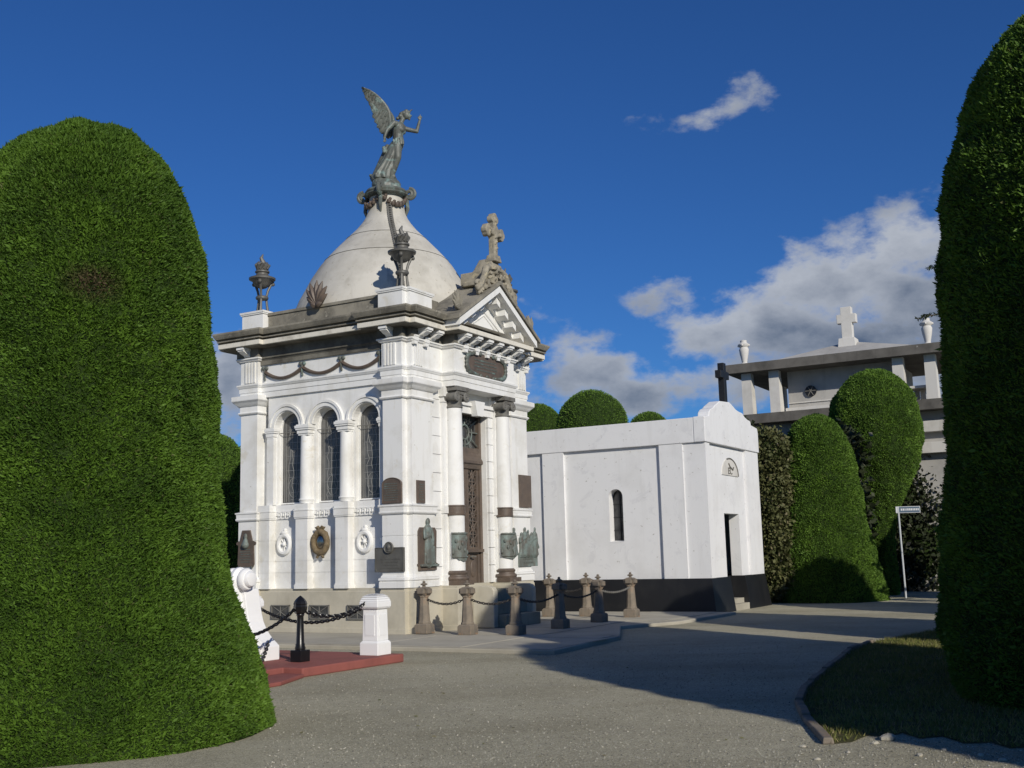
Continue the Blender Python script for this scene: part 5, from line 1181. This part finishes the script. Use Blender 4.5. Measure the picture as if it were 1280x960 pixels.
for i in range(len(edge)-1):
    a, b = Vector((*edge[i], 0)), Vector((*edge[i+1], 0)); d = (b-a); nn = max(1, int(d.length/.55)); t = d.normalized(); s = Vector((-t.y, t.x, 0))
    for k in range(nn):
        p, q = a+d*(k/nn)+t*.012, a+d*((k+1)/nn)-t*.012; h = .065+rnd.uniform(-.02, .015); w = .05
        m2 = MB(); m2.add([p-s*w, q-s*w, q+s*w, p+s*w, p-s*w*.8+Vector((0, 0, h)), q-s*w*.8+Vector((0, 0, h)), q+s*w*.8+Vector((0, 0, h)), p+s*w*.8+Vector((0, 0, h))], [(0, 3, 2, 1), (4, 5, 6, 7), (0, 1, 5, 4), (1, 2, 6, 5), (2, 3, 7, 6), (3, 0, 4, 7)]); m2.build('kerb_stone', 'post_stone', tf, bevel=.012)
def inside(P, pol):
    x, y = P[:, 0], P[:, 1]; r_ = np.zeros(len(P), bool); n = len(pol)
    for i in range(n):
        (x0, y0), (x1, y1) = pol[i], pol[(i+1) % n]
        c = ((y0 > y) != (y1 > y)) & (x < (x1-x0)*(y-y0)/(y1-y0+1e-12)+x0); r_ ^= c
    return r_
def grass():
    rg = np.random.default_rng(5); n = 130000; pa = np.array(poly); lo, hi = pa.min(0), pa.max(0); hi = np.minimum(hi, [9, 22])
    P_ = lo+(hi-lo)*rg.random((n, 2)); P_ = P_[inside(P_, poly)]; f = np.sin(P_[:, 0]*5)*np.sin(P_[:, 1]*4.3+1); P_ = P_[rg.random(len(P_)) < .62+.35*f]; n = len(P_)
    b = np.stack([P_[:, 0], P_[:, 1], np.full(n, .01)], -1); h = .02+.045*rg.random((n, 1)); d = np.stack([rg.normal(0, .5, n), rg.normal(0, .5, n), np.ones(n)], -1); a = rg.random(n)*6.28; s = np.stack([np.cos(a), np.sin(a), 0*a], -1)*.006
    V3 = np.stack([b-s, b+s, b+d*h], 1).reshape(-1, 3); dry = np.repeat((rg.random(n) < .35)*rg.random(n), 3)
    o = put('grass', np_mesh('grass', V3, np.arange(3*n).reshape(-1, 3), 'grass', {'tint': np.repeat(rg.random(n), 3), 'dry': dry})); tag(o, 'short patchy yellow-green grass on the turf island', 'grass', kind='stuff')
grass()
def pebbles():
    rg = np.random.default_rng(8); n = 26000
    x = rg.uniform(330, 1280, n); y = 800+160*rg.random(n)**.75; P_ = np.array([ground(a, b)[:2] for a, b in zip(x, y)])
    bad = inside(P_, poly) | inside(P_, Lp(sp_)) | inside(P_, Lp([(-6.62, -3), (-4.25, -3), (-4.2, 1.6), (-9.2, 1.6), (-9.2, -3.3)])); P_ = P_[~bad]; n = len(P_)
    r = .002+.007*rg.random(n)**4+.0025*rg.random(n); ico = np.array([(1, 0, 0), (-1, 0, 0), (0, 1, 0), (0, -1, 0), (0, 0, 1), (0, 0, -1)], float); fc = np.array([(0, 2, 4), (2, 1, 4), (1, 3, 4), (3, 0, 4), (2, 0, 5), (1, 2, 5), (3, 1, 5), (0, 3, 5)])
    a = rg.random(n)*6.28; q = ico[None]*(r[:, None, None]*(.7+.6*rg.random((n, 6, 1)))); q[..., 2] *= .7; X = q[..., 0]*np.cos(a)[:, None]-q[..., 1]*np.sin(a)[:, None]; Y = q[..., 0]*np.sin(a)[:, None]+q[..., 1]*np.cos(a)[:, None]
    V_ = np.stack([X+P_[:, 0:1], Y+P_[:, 1:2], q[..., 2]+.003], -1).reshape(-1, 3); Fc = (np.arange(n)[:, None, None]*6+fc[None]).reshape(-1, 3)
    o = put('gravel_stones', np_mesh('gravel_stones', V_, Fc, 'pebbles', {'tint': np.repeat(rg.random(n)**1.6, 6)})); tag(o, 'loose light and dark gravel stones strewn over the yard', 'gravel', kind='stuff')
pebbles()

for k, (x, y, sz) in enumerate(((1110, 925, .07), (1094, 930, .03), (1003, 934, .025), (1226, 945, .03), (1180, 938, .025), (1150, 945, .03), (1022, 950, .025), (1060, 941, .022), (1253, 951, .03), (978, 926, .02))):
    mb = MB(); rr = random.Random(k); mb.ball((0, 0, sz*.25), sz*1.2, sz*.8, sz*.5, 8); mb.v = [tuple(c*(1+rr.uniform(-.14, .14)) for c in v) for v in mb.v]
    mb.build('loose_stone', 'concrete', bpy.data.objects['ground'], loc=Vector(ground(x, y)), rz=rr.uniform(0, 3))

def litter():
    rg = np.random.default_rng(21); n = 130; x = rg.uniform(350, 1270, n); y = 805+150*rg.random(n); P_ = np.array([ground(a, b)[:2] for a, b in zip(x, y)]); ok = ~inside(P_, Lp(sp_)); P_ = P_[ok]; n = len(P_)
    a = rg.random(n)*6.28; d = np.stack([np.cos(a), np.sin(a), rg.normal(0, .15, n)], -1); s_ = np.stack([-np.sin(a), np.cos(a), rg.normal(0, .3, n)], -1); l = (.012+.02*rg.random((n, 1))); b = np.stack([P_[:, 0], P_[:, 1], np.full(n, .012)], -1)
    V4 = np.stack([b-d*l, b+s_*l*.4, b+d*l, b-s_*l*.4], 1).reshape(-1, 3)
    o = put('leaf_litter', np_mesh('leaf_litter', V4, np.arange(4*n).reshape(-1, 4), 'grass', {'tint': np.repeat(rg.random(n), 4), 'dry': np.repeat(rg.random(n), 4)})); tag(o, 'scattered dry leaves on the gravel', 'leaves', kind='stuff')
litter()
